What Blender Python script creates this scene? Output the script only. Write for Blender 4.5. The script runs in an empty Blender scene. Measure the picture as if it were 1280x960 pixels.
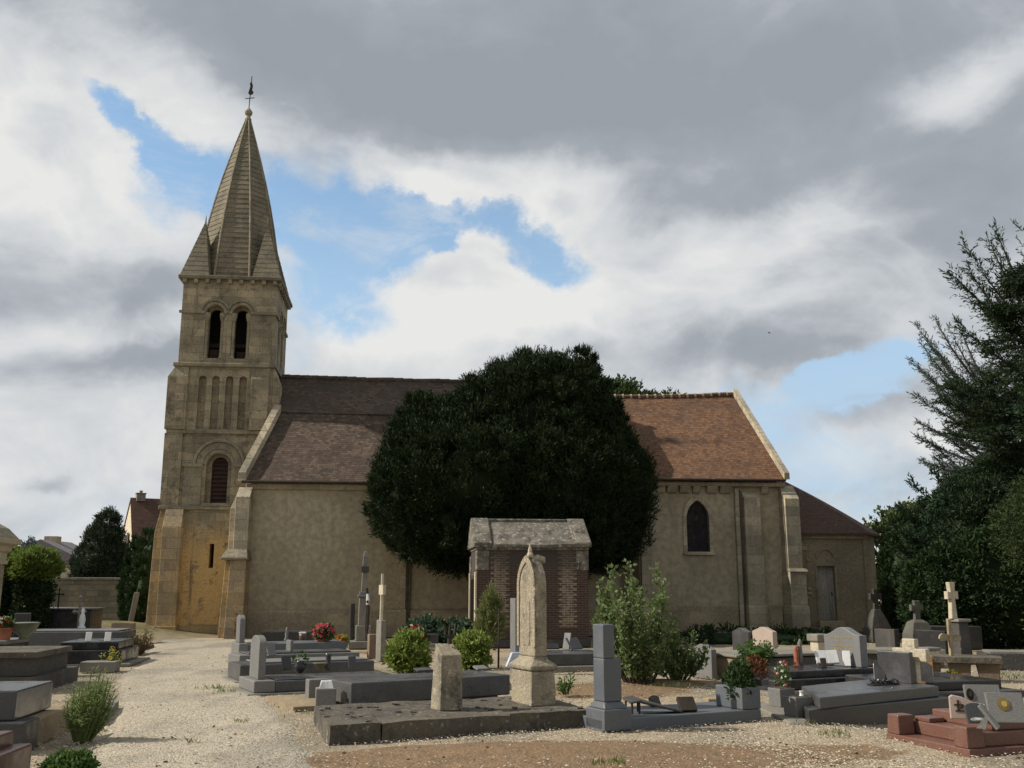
import bpy, bmesh, math, random
import numpy as np
from mathutils import Vector, Matrix
rnd = random.Random(7)
RG = np.random.default_rng(11)
S = bpy.context.scene
C = S.collection
R = math.radians
PI = math.pi
F, PIT, EYE = 1244.0, math.atan(.205), 1.65

def ray(x, y):
    r = (x-640)/F; u = (480-y)/F
    return Vector((r, math.cos(PIT)-u*math.sin(PIT), math.sin(PIT)+u*math.cos(PIT)))
def at(x, y, z=0.0):
    """ground point seen at a place in the photograph"""
    d = ray(x, y); t = (z-EYE)/d.z
    return (d.x*t, d.y*t, z)

# ------------------------------------------------------------------ nodes
def nn(nt, typ, ins=None, **props):
    n = nt.nodes.new(typ)
    for k, v in props.items(): setattr(n, k, v)
    for k, v in (ins or {}).items():
        s = n.inputs[k]
        if hasattr(v, 'is_output'): nt.links.new(v, s)
        else:
            if s.type == 'RGBA' and len(v) == 3: v = (*v, 1)
            s.default_value = v
    return n
def mixc(nt, fac, a, b, mode='MIX'):
    n = nn(nt, 'ShaderNodeMix', data_type='RGBA', blend_type=mode)
    for idx, v in ((0, fac), (6, a), (7, b)):
        s = n.inputs[idx]
        if hasattr(v, 'is_output'): nt.links.new(v, s)
        else: s.default_value = v if idx == 0 else ((*v, 1) if len(v) == 3 else v)
    return n.outputs[2]
def math_(nt, op, a, b=0.0, c=0.0, clamp=False):
    n = nn(nt, 'ShaderNodeMath', operation=op, use_clamp=clamp)
    for i, v in enumerate((a, b, c)):
        if hasattr(v, 'is_output'): nt.links.new(v, n.inputs[i])
        else: n.inputs[i].default_value = v
    return n.outputs[0]
def ramp(nt, v, lo, hi, a=0.0, b=1.0, smooth=True):
    n = nn(nt, 'ShaderNodeMapRange', {'Value': v, 'From Min': lo, 'From Max': hi, 'To Min': a, 'To Max': b})
    n.interpolation_type = 'SMOOTHSTEP' if smooth else 'LINEAR'
    n.clamp = True
    return n.outputs[0]
def noise(nt, vec, scale, detail=5, rough=.55, dist=0.0):
    n = nn(nt, 'ShaderNodeTexNoise', {'Vector': vec, 'Scale': scale, 'Detail': detail, 'Roughness': rough, 'Distortion': dist})
    return n.outputs[0]
def mapping(nt, vec, scale=(1,1,1), loc=(0,0,0), rot=(0,0,0)):
    return nn(nt, 'ShaderNodeMapping', {'Vector': vec, 'Scale': scale, 'Location': loc, 'Rotation': rot}).outputs[0]
def newmat(name):
    m = bpy.data.materials.new(name); m.use_nodes = True
    nt = m.node_tree; nt.nodes.clear()
    out = nn(nt, 'ShaderNodeOutputMaterial'); b = nn(nt, 'ShaderNodeBsdfPrincipled')
    nt.links.new(b.outputs[0], out.inputs[0])
    return m, nt, b
def setin(nt, b, k, v):
    if hasattr(v, 'is_output'): nt.links.new(v, b.inputs[k])
    else: b.inputs[k].default_value = (*v, 1) if isinstance(v, tuple) and len(v) == 3 else v
def bump(nt, b, h, strength=.4, dist=.02):
    n = nn(nt, 'ShaderNodeBump', {'Height': h, 'Strength': strength, 'Distance': dist})
    nt.links.new(n.outputs[0], b.inputs['Normal'])
def coords(nt, jitter=False):
    o = nn(nt, 'ShaderNodeTexCoord').outputs['Object']
    if jitter:
        r = nn(nt, 'ShaderNodeObjectInfo').outputs['Random']
        v = nn(nt, 'ShaderNodeCombineXYZ', {0: math_(nt, 'MULTIPLY', r, 37.), 1: math_(nt, 'MULTIPLY', r, 91.), 2: 0.0}).outputs[0]
        o = nn(nt, 'ShaderNodeVectorMath', {0: o, 1: v}, operation='ADD').outputs[0]
    return o
def facade_uv(nt, o):
    s = nn(nt, 'ShaderNodeSeparateXYZ', {0: o}).outputs
    return nn(nt, 'ShaderNodeCombineXYZ', {0: math_(nt, 'ADD', s[0], s[1]), 1: s[2], 2: 0.0}).outputs[0], s

def stone(name, a, b, scale=2.0, rough=.88, bmp=.5, lichen=None, dark=None, ashlar=None, jitter=True, drips=None, base=None):
    """weathered stone: two mottled tones, optional lichen spots, dark growth, run-off streaks and block joints"""
    m, nt, p = newmat(name); o = coords(nt, jitter)
    col = mixc(nt, ramp(nt, noise(nt, o, scale, 8), .35, .65), a, b)
    fine = noise(nt, o, scale*14, 6, .65)
    h = fine
    if ashlar:
        w, hh, amt = ashlar
        uv, s = facade_uv(nt, coords(nt))
        wob = nn(nt, 'ShaderNodeVectorMath', {0: uv, 1: mapping(nt, nn(nt, 'ShaderNodeTexNoise', {'Vector': o, 'Scale': 3.0}).outputs[1], (.06,.06,0))}, operation='ADD').outputs[0]
        bt = nn(nt, 'ShaderNodeTexBrick', {'Vector': wob, 'Color1': (.72,.72,.72), 'Color2': (1.14,1.11,1.05), 'Mortar': (.7,.68,.64), 'Scale': 1.0,
                'Mortar Size': .012, 'Mortar Smooth': .5, 'Bias': 0.0, 'Brick Width': w, 'Row Height': hh})
        col = mixc(nt, amt, col, bt.outputs[0], 'MULTIPLY')
        h = math_(nt, 'SUBTRACT', fine, math_(nt, 'MULTIPLY', bt.outputs[1], .6))
    if base:
        bc, z0, z1 = base; s = nn(nt, 'ShaderNodeSeparateXYZ', {0: coords(nt)}).outputs
        zz = math_(nt, 'ADD', s[2], math_(nt, 'MULTIPLY', noise(nt, mapping(nt, o, (1.6,1.6,.5)), 1.0, 6), 3.2))
        col = mixc(nt, ramp(nt, zz, z0+1.6, z1+1.6, 1, 0), col, bc)
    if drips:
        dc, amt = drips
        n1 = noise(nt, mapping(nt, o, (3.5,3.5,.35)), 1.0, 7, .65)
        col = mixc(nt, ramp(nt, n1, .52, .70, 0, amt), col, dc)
    if dark:
        dc, th, amt = dark
        col = mixc(nt, ramp(nt, noise(nt, o, scale*1.7, 9, .68, .3), th, th+.14, 0, amt), col, dc)
    if lichen:
        lc, th, sc = lichen
        col = mixc(nt, ramp(nt, noise(nt, o, sc, 7, .7), th, th+.07, 0, .85), col, lc)
    col = mixc(nt, 1.0, col, mixc(nt, ramp(nt, fine, .3, .7), (.78,.78,.78), (1.15,1.14,1.12)), 'MULTIPLY')
    setin(nt, p, 'Base Color', col); setin(nt, p, 'Roughness', rough)
    bump(nt, p, h, bmp, .03)
    return m
def granite(name, a, b, speck, rough=.3, sc=90, dusty=.15):
    m, nt, p = newmat(name); o = coords(nt, True)
    col = mixc(nt, ramp(nt, noise(nt, o, sc, 3, .6), .4, .62), a, b)
    col = mixc(nt, ramp(nt, nn(nt, 'ShaderNodeTexVoronoi', {'Vector': o, 'Scale': sc*1.3}).outputs[0], .12, .28, .7, 0), col, speck)
    grime = noise(nt, o, 2.2, 8, .7)
    col = mixc(nt, ramp(nt, grime, .5, .75, 0, dusty*2), col, (.24,.22,.18))
    setin(nt, p, 'Base Color', col)
    setin(nt, p, 'Roughness', ramp(nt, grime, .35, .7, rough, min(1, rough+.35)))
    bump(nt, p, grime, .08, .01)
    return m
def plain(name, c, rough=.6, metal=0.0, var=.25, sc=6.0):
    m, nt, p = newmat(name); o = coords(nt, True)
    n1 = noise(nt, o, sc, 6, .65)
    col = mixc(nt, ramp(nt, n1, .3, .7), tuple(x*(1-var) for x in c), tuple(min(1, x*(1+var)) for x in c))
    setin(nt, p, 'Base Color', col); setin(nt, p, 'Roughness', rough); setin(nt, p, 'Metallic', metal)
    bump(nt, p, noise(nt, o, sc*6, 4), .15, .01)
    return m
def foliage(name, a, b, c=None, trans=.25, rough=.55):
    m, nt, p = newmat(name)
    g = nn(nt, 'ShaderNodeNewGeometry'); o = coords(nt)
    r = g.outputs['Random Per Island']
    col = mixc(nt, r, a, b)
    if c: col = mixc(nt, ramp(nt, noise(nt, o, .9, 5, .6), .45, .68), col, c)
    setin(nt, p, 'Base Color', col); setin(nt, p, 'Roughness', rough)
    p.inputs['Specular IOR Level'].default_value = .10
    t = nn(nt, 'ShaderNodeBsdfTranslucent', {'Color': mixc(nt, .5, col, tuple(min(1, x*1.6) for x in b))})
    mx = nn(nt, 'ShaderNodeMixShader', {0: trans, 1: p.outputs[0], 2: t.outputs[0]})
    nt.links.new(mx.outputs[0], nt.nodes['Material Output'].inputs[0])
    return m

# ------------------------------------------------------------------ mesh helpers
class MB:
    def __init__(s): s.v = []; s.f = []
    def add(s, vs, fs):
        n = len(s.v); s.v += [tuple(v) for v in vs]; s.f += [tuple(i+n for i in f) for f in fs]; return s
    def hexa(s, p):       # 4 bottom then 4 top, counter-clockwise
        return s.add(p, [(3,2,1,0),(4,5,6,7),(0,1,5,4),(1,2,6,5),(2,3,7,6),(3,0,4,7)])
    def box(s, x0, x1, y0, y1, z0, z1, ins=(0,0,0,0)):   # ins: top inset left,right,front,back
        a, b, c, d = ins
        return s.hexa([(x0,y0,z0),(x1,y0,z0),(x1,y1,z0),(x0,y1,z0),(x0+a,y0+c,z1),(x1-b,y0+c,z1),(x1-b,y1-d,z1),(x0+a,y1-d,z1)])
    def prism(s, poly, v0, v1, M=None):   # polygon in (u,w), swept along v
        M = M or (lambda u, v, w: (u, v, w)); n = len(poly)
        vs = [M(u, v0, w) for u, w in poly]+[M(u, v1, w) for u, w in poly]
        fs = [tuple(range(n)), tuple(range(2*n-1, n-1, -1))]+[(i, i+n, (i+1) % n+n, (i+1) % n) for i in range(n)]
        return s.add(vs, fs)
    def loft(s, rings, cap=True):
        n = len(rings[0]); vs = [p for r in rings for p in r]; fs = []
        for k in range(len(rings)-1):
            for i in range(n):
                j = (i+1) % n; fs.append((k*n+i, k*n+j, (k+1)*n+j, (k+1)*n+i))
        if cap: fs += [tuple(range(n-1, -1, -1)), tuple((len(rings)-1)*n+i for i in range(n))]
        return s.add(vs, fs)
    def lathe(s, prof, c=(0,0,0), n=12):
        return s.loft([[(c[0]+r*math.cos(2*PI*i/n), c[1]+r*math.sin(2*PI*i/n), c[2]+z) for i in range(n)] for r, z in prof])
    def tube(s, pts, rad, n=6):
        rings = []
        P = [Vector(p) for p in pts]
        for k, p in enumerate(P):
            d = (P[min(k+1, len(P)-1)]-P[max(k-1, 0)]).normalized()
            a = d.cross(Vector((.31, .87, .39))).normalized(); b = d.cross(a)
            r = rad[k] if isinstance(rad, (list, tuple)) else rad
            rings.append([tuple(p+(a*math.cos(2*PI*i/n)+b*math.sin(2*PI*i/n))*r) for i in range(n)])
        return s.loft(rings)
    def build(s, name, m, parent=None, bevel=0, smooth=False, seg=2):
        me = bpy.data.meshes.new(name); me.from_pydata(s.v, [], s.f)
        bm = bmesh.new(); bm.from_mesh(me); bmesh.ops.recalc_face_normals(bm, faces=bm.faces); bm.to_mesh(me); bm.free()
        me.materials.append(m)
        if smooth:
            for p in me.polygons: p.use_smooth = True
        o = bpy.data.objects.new(name, me); C.objects.link(o)
        if parent: o.parent = parent
        if bevel:
            b = o.modifiers.new('bevel', 'BEVEL'); b.width = bevel; b.segments = seg; b.limit_method = 'ANGLE'; b.angle_limit = R(35)
        return o
def box(x0, x1, y0, y1, z0, z1, ins=(0,0,0,0)): return MB().box(x0, x1, y0, y1, z0, z1, ins)
def tag(o, label, cat, group=None, kind=None):
    o['label'] = label; o['category'] = cat
    if group: o['group'] = group
    if kind: o['kind'] = kind
    return o
def thing(name, label, cat, loc, rot=0, group=None):
    o = bpy.data.objects.new(name, None); C.objects.link(o); o.empty_display_size = .2
    o.location = loc; o.rotation_euler = (0, 0, R(rot))
    return tag(o, label, cat, group)
def copy_tree(o, parent=None):
    c = o.copy(); C.objects.link(c); c.parent = parent
    for ch in list(o.children): copy_tree(ch, c)
    return c
def arch(cx, r, z, n=14, a0=0, a1=PI):     # from right springing over the crown to left springing
    return [(cx+r*math.cos(a0+(a1-a0)*i/n), z+r*math.sin(a0+(a1-a0)*i/n)) for i in range(n+1)]
def rough_up(o, cuts=2, amp=.012, seed=0):
    """real unevenness for hand-cut or decayed stone"""
    bm = bmesh.new(); bm.from_mesh(o.data)
    bmesh.ops.subdivide_edges(bm, edges=bm.edges, cuts=cuts, use_grid_fill=True)
    from mathutils import noise as mn
    for v in bm.verts:
        q = v.co*3.1+Vector((seed, seed*.7, 0))
        v.co += Vector((mn.noise(q), mn.noise(q+Vector((9,2,4))), mn.noise(q+Vector((3,7,1)))))*amp
    bm.to_mesh(o.data); bm.free()
    return o

# ------------------------------------------------------------------ leaves
def unit(a): return a/np.maximum(np.linalg.norm(a, axis=-1, keepdims=True), 1e-9)
def leaf_mesh(name, m, P, D, L, W, parent=None, core=None):
    n = len(P); D = unit(D)
    side = unit(np.cross(D, RG.normal(size=(n,3)))); nor = np.cross(D, side)
    L = np.broadcast_to(L, n)[:,None]; W = np.broadcast_to(W, n)[:,None]
    mid = P+D*L*.45+nor*W*.18
    V = np.stack([P, mid+side*W*.5, P+D*L, mid-side*W*.5], 1).reshape(-1, 3)
    nv, nf = len(V), n
    cv, cf = (core if core else ([], []))
    me = bpy.data.meshes.new(name)
    tot = np.concatenate([V, np.array(cv, float).reshape(-1, 3)])
    ls = np.arange(n*4); starts = np.arange(n)*4
    cl = [i+nv for f in cf for i in f]
    cs = []; k = n*4
    for f in cf: cs.append(k); k += len(f)
    me.vertices.add(len(tot)); me.vertices.foreach_set('co', tot.ravel())
    me.loops.add(n*4+len(cl)); me.loops.foreach_set('vertex_index', np.concatenate([ls, np.array(cl, int)]).astype(np.int32))
    me.polygons.add(n+len(cf)); me.polygons.foreach_set('loop_start', np.concatenate([starts, np.array(cs, int)]).astype(np.int32))
    me.update(); me.validate(); me.materials.append(m)
    o = bpy.data.objects.new(name, me); C.objects.link(o)
    if parent: o.parent = parent
    return o
def blob(c, r, n=14, seed=0):
    """uneven solid inside a crown that blocks the view through it"""
    vs = []; fs = []; g = np.random.default_rng(seed); ph = g.uniform(0, 6, 6)
    for i in range(n+1):
        t = PI*i/n
        for j in range(2*n):
            p = PI*j/n
            k = 1+.10*math.sin(3*p+ph[0]+2*t)+.08*math.sin(5*t+ph[1]+p)
            vs.append((c[0]+r[0]*k*math.sin(t)*math.cos(p), c[1]+r[1]*k*math.sin(t)*math.sin(p), c[2]+r[2]*k*math.cos(t)))
    for i in range(n):
        for j in range(2*n):
            a, b = i*2*n+j, i*2*n+(j+1) % (2*n); fs.append((a, b, b+2*n, a+2*n))
    return vs, fs
def join(cores):
    V = []; Fc = []
    for v, f in cores:
        n = len(V); V += v; Fc += [tuple(i+n for i in q) for q in f]
    return V, Fc
def shell_leaves(ells, lobes, lr, per, k, L, W, up=.5, spread=.55, zmin=None, out=.5):
    """lobes on the skin of ellipsoids, each lobe carrying fans of leaves"""
    E = [(np.array(c, float), np.array(r, float)) for c, r in ells]
    wt = np.array([(r[0]*r[1]+r[1]*r[2]+r[0]*r[2]) for c, r in E]); wt /= wt.sum()
    Q = []; O = []
    while len(Q) < lobes:
        i = RG.choice(len(E), p=wt); c, r = E[i]; d = unit(RG.normal(size=3)); q = c+r*d*RG.uniform(.86, 1.0)
        if any(j != i and np.sum(((q-c2)/(r2*.9))**2) < 1 for j, (c2, r2) in enumerate(E)): continue
        if zmin is not None and q[2] < zmin: continue
        Q.append(q); O.append(unit(d/r))
    Q = np.array(Q); O = np.array(O); n = lobes*per
    q = np.repeat(Q, per, 0); o = np.repeat(O, per, 0)
    s = unit(RG.normal(size=(n,3))+o*.8); rr = np.repeat(RG.uniform(lr[0], lr[1], lobes), per)[:,None]
    base = q+s*rr*RG.uniform(.45, 1, (n,1))
    ax = unit(s*.6+o*out+np.array([0,0,up])+RG.normal(size=(n,3))*.3)
    sl = RG.uniform(.6, 1.3, (n,1))*L
    t = np.tile(np.linspace(0, 1, k), n)[:,None]
    P = np.repeat(base, k, 0)+np.repeat(ax*sl, k, 0)*t*1.1
    D = np.repeat(ax, k, 0)+RG.normal(size=(n*k,3))*spread
    return P, D, RG.uniform(.6, 1.15, n*k)*L, RG.uniform(.7, 1.2, n*k)*W
def branch_leaves(branches, step, tw, k, L, W, droop=.25):
    """feathered conifer limbs: twigs on both sides of every limb, leaflets on every twig"""
    P = []; D = []; wood = []
    for b0, dirh, ln, rise, curl in branches:
        b0 = np.array(b0, float); dirh = np.array(dirh, float); n = max(4, int(ln/step))
        t = np.linspace(.12, 1, n)
        pos = b0+np.outer(t*ln, dirh)+np.outer(rise*t+curl*t*t, [0,0,1])
        wood.append([tuple(b0)]+[tuple(p) for p in pos[n//4::max(1, n//4)]])
        tan = unit(np.gradient(pos, axis=0)); sd = unit(np.cross(tan, [0,0,1.]))
        for sg in (-1, 1, 0):
            tl = tw*(1.15-.75*t)*RG.uniform(.6, 1.2, n)
            d = unit(tan*.8+sd*sg*RG.uniform(.5, 1.0, (n,1))+np.array([0,0,-droop])*RG.uniform(-.6, 1.6, (n,1))+RG.normal(size=(n,3))*.2)
            u = np.tile(np.linspace(0, 1, k), n)[:,None]
            dd = np.repeat(d, k, 0)
            P.append(np.repeat(pos, k, 0)+dd*np.repeat(tl, k)[:,None]*u)
            D.append(dd+RG.normal(size=(n*k,3))*.5)
    P = np.concatenate(P); D = np.concatenate(D); n = len(P)
    return P, D, RG.uniform(.6, 1.2, n)*L, RG.uniform(.7, 1.2, n)*W, wood
def cat(*ls): return tuple(np.concatenate([l[i] for l in ls]) for i in range(4))

# ------------------------------------------------------------------ materials
M = {}
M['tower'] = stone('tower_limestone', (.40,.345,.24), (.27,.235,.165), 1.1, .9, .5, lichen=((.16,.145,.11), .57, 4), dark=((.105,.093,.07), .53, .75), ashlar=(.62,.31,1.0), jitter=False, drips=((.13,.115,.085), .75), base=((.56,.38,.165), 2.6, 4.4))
M['trim'] = stone('weathered_trim_stone', (.34,.30,.21), (.23,.205,.15), 1.6, .9, .5, lichen=((.12,.115,.10), .56, 7), dark=((.11,.10,.085), .55, .6), ashlar=(.9,.33,.5), jitter=False, drips=((.11,.10,.085), .5))
M['quoin'] = stone('pale_quoin_stone', (.54,.475,.35), (.38,.34,.26), 1.1, .9, .45, lichen=((.16,.15,.13), .60, 6), ashlar=(.7,.36,.95), jitter=False, drips=((.17,.15,.115), .5))
M['ochre'] = stone('ochre_buttress_stone', (.50,.365,.19), (.33,.265,.175), 1.0, .9, .45, lichen=((.18,.16,.13), .60, 6), ashlar=(.8,.38,1.0), jitter=False, drips=((.17,.15,.12), .5))
M['render'] = stone('beige_lime_render', (.44,.385,.27), (.35,.30,.21), .35, .93, .25, dark=((.255,.212,.148), .60, .45), jitter=False, drips=((.27,.225,.155), .35), base=((.29,.235,.155), -.9, .7))
M['plinth'] = stone('plinth_stone', (.42,.355,.245), (.33,.275,.19), .8, .9, .4, dark=((.13,.115,.09), .55, .5), ashlar=(.9,.42,.7), jitter=False)
M['spire'] = stone('grey_spire_stone', (.235,.205,.145), (.155,.14,.10), 1.3, .92, .6, lichen=((.30,.27,.20), .60, 9), dark=((.085,.08,.065), .52, .65), jitter=False, ashlar=(.5,.23,.35))
M['voidwood'] = plain('dark_louvre_wood', (.055,.03,.022), .8, 0, .3)
M['void_black'] = plain('interior_shade_black', (.02,.018,.016), .9)  # flat black standing in for the shade inside the tower
M['lead'] = plain('dull_drainpipe_metal', (.12,.11,.09), .6, .0)
M['iron'] = plain('rusted_iron', (.05,.035,.027), .7, .3)
M['door'] = stone('grey_door_boards', (.34,.32,.28), (.25,.24,.21), 1, .8, .3, drips=((.11,.10,.085), .7), jitter=False)

def tiles(name, cols, moss, tw=.15, th=.095, patch=.5, mossbias=.0):
    m, nt, p = newmat(name); o = coords(nt)
    s = nn(nt, 'ShaderNodeSeparateXYZ', {0: o}).outputs
    w = nn(nt, 'ShaderNodeTexNoise', {'Vector': o, 'Scale': 1.1, 'Detail': 3.0}).outputs[1]
    sw = nn(nt, 'ShaderNodeSeparateXYZ', {0: w}).outputs
    u = math_(nt, 'ADD', s[0], math_(nt, 'MULTIPLY', s[1], .35))
    v = math_(nt, 'ADD', math_(nt, 'MULTIPLY', s[2], 1.2), math_(nt, 'MULTIPLY', sw[0], .16))
    uv = nn(nt, 'ShaderNodeCombineXYZ', {0: u, 1: v, 2: 0.0}).outputs[0]
    bt = nn(nt, 'ShaderNodeTexBrick', {'Vector': uv, 'Color1': (0,0,0), 'Color2': (1,1,1), 'Mortar': (.5,.5,.5), 'Scale': 1.0, 'Mortar Size': .012,
            'Mortar Smooth': .3, 'Brick Width': tw, 'Row Height': th})
    cr = nn(nt, 'ShaderNodeValToRGB', {'Fac': bt.outputs[0]})
    e = cr.color_ramp.elements
    e[0].position = 0; e[0].color = (*cols[0], 1); e[1].position = 1; e[1].color = (*cols[-1], 1)
    for i, cc in enumerate(cols[1:-1]):
        q = e.new((i+1)/(len(cols)-1)); q.color = (*cc, 1)
    col = cr.outputs[0]
    big = noise(nt, mapping(nt, o, (.5,.5,1.3)), 1.3, 8, .65)
    col = mixc(nt, ramp(nt, big, .40-mossbias, .66-mossbias, 0, patch), col, moss)
    col = mixc(nt, ramp(nt, noise(nt, mapping(nt, o, (2.2,2.2,7)), 1.6, 6, .7), .62, .7, 0, .55), col, (.33,.25,.19))
    # each course laps over the one below: a saw-tooth height along the slope
    row = math_(nt, 'FRACT', math_(nt, 'DIVIDE', v, th))
    col = mixc(nt, ramp(nt, noise(nt, o, 22, 3), .35, .7), col, mixc(nt, 1.0, col, (.66,.64,.62), 'MULTIPLY'))
    col = mixc(nt, ramp(nt, bt.outputs[1], .2, .9, 0, .55), col, (.045,.035,.03))
    setin(nt, p, 'Base Color', col); setin(nt, p, 'Roughness', .9)
    h = math_(nt, 'ADD', math_(nt, 'SUBTRACT', 1.0, row), math_(nt, 'MULTIPLY', bt.outputs[0], .5))
    bump(nt, p, h, .75, .03)
    return m
M['roof_old'] = tiles('old_brown_tiles', [(.053,.038,.027),(.09,.061,.042),(.15,.10,.07),(.073,.05,.035)], (.055,.044,.033), patch=.75, mossbias=.0)
M['roof_mid'] = tiles('brown_tiles_with_pale_flecks', [(.06,.042,.03),(.10,.068,.046),(.19,.13,.09),(.082,.055,.038)], (.062,.046,.034), patch=.7, mossbias=.0)
M['roof_red'] = tiles('red_brown_tiles', [(.115,.053,.026),(.185,.09,.042),(.265,.14,.07),(.15,.07,.034)], (.10,.062,.038), patch=.6, mossbias=-.04)
M['roof_dull'] = tiles('dull_red_tiles', [(.085,.05,.036),(.115,.064,.045),(.14,.078,.055)], (.085,.06,.05), patch=.4)

GREY = granite('mid_grey_granite', (.055,.058,.061), (.095,.096,.096), (.03,.03,.03), .2, dusty=.10)
PALE = granite('pale_grey_granite', (.14,.14,.133), (.205,.20,.19), (.07,.07,.07), .4)
BLUE = granite('blue_grey_granite', (.085,.096,.108), (.115,.127,.141), (.08,.088,.095), .4)
BLACK = granite('polished_black_granite', (.018,.018,.02), (.035,.035,.036), (.06,.06,.06), .14, dusty=.05)
DGREY = granite('dark_grey_granite', (.04,.04,.042), (.065,.065,.067), (.10,.10,.10), .18, dusty=.1)
REDG = granite('red_granite', (.125,.058,.042), (.185,.092,.066), (.05,.028,.025), .28, dusty=.08)
BROWNG = granite('brown_granite', (.07,.033,.026), (.10,.05,.038), (.05,.03,.03), .25, dusty=.08)
PINK = granite('pink_beige_granite', (.36,.285,.24), (.45,.36,.30), (.25,.19,.16), .4)
OLD = stone('lichened_old_limestone', (.38,.325,.225), (.27,.235,.17), 2.2, .92, .8, lichen=((.52,.48,.38), .57, 11), dark=((.07,.065,.055), .55, .8), drips=((.11,.10,.085), .6))
SLAB = stone('mossy_grey_slab', (.125,.108,.08), (.075,.067,.052), 1.6, .92, .8, lichen=((.30,.28,.235), .58, 12), dark=((.04,.038,.03), .52, .85))
CREAM = stone('cream_stone', (.52,.46,.34), (.43,.38,.28), 2, .88, .4, lichen=((.25,.23,.19), .62, 9), dark=((.2,.18,.14), .62, .4))
CONC = stone('grey_concrete', (.24,.225,.19), (.18,.168,.14), 2.5, .9, .4, dark=((.13,.12,.10), .58, .5))
DARKST = stone('dark_stained_stone', (.07,.065,.057), (.045,.043,.039), 1.5, .75, .5, lichen=((.22,.21,.18), .63, 8), drips=((.13,.12,.10), .4))
TAN = stone('tan_stone', (.32,.25,.155), (.24,.19,.12), 2, .9, .4)
TERRA = plain('terracotta', (.36,.13,.07), .8)
ORANGE = plain('orange_glazed', (.60,.22,.035), .5)
WHITE = plain('white_paint', (.72,.72,.70), .5, 0, .08)
LBLUE = plain('pale_blue_enamel', (.45,.52,.62), .4, 0, .1)
GOLD = plain('gilt_letters', (.55,.40,.13), .35, .6, .1)
BRONZE = plain('dark_bronze', (.07,.055,.04), .45, .7)
WOOD = plain('weathered_oak', (.30,.24,.15), .8)
BARK = plain('brown_bark', (.07,.05,.035), .95, 0, .4, 10)

# ------------------------------------------------------------------ camera, light, sky
cam = bpy.data.cameras.new('camera'); co = bpy.data.objects.new('camera', cam); C.objects.link(co)
co.location = (0, 0, EYE); co.rotation_euler = (PI/2+PIT, 0, 0)
cam.sensor_width = 36; cam.lens = 36*F/1280; cam.clip_end = 5000; S.camera = co
SUN_EL, SUN_B = 38.0, 4.0     # elevation; the sun stands to the left, this far in front of the picture plane
sd = Vector((-math.cos(R(SUN_EL))*math.cos(R(SUN_B)), -math.cos(R(SUN_EL))*math.sin(R(SUN_B)), math.sin(R(SUN_EL))))
sl = bpy.data.lights.new('sun', 'SUN'); sl.energy = 4.8; sl.angle = R(.5); sl.color = (1, .925, .82)
so = bpy.data.objects.new('sun', sl); C.objects.link(so); so.rotation_euler = sd.to_track_quat('Z', 'Y').to_euler()
so.location = (-30, -5, 40)

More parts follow.
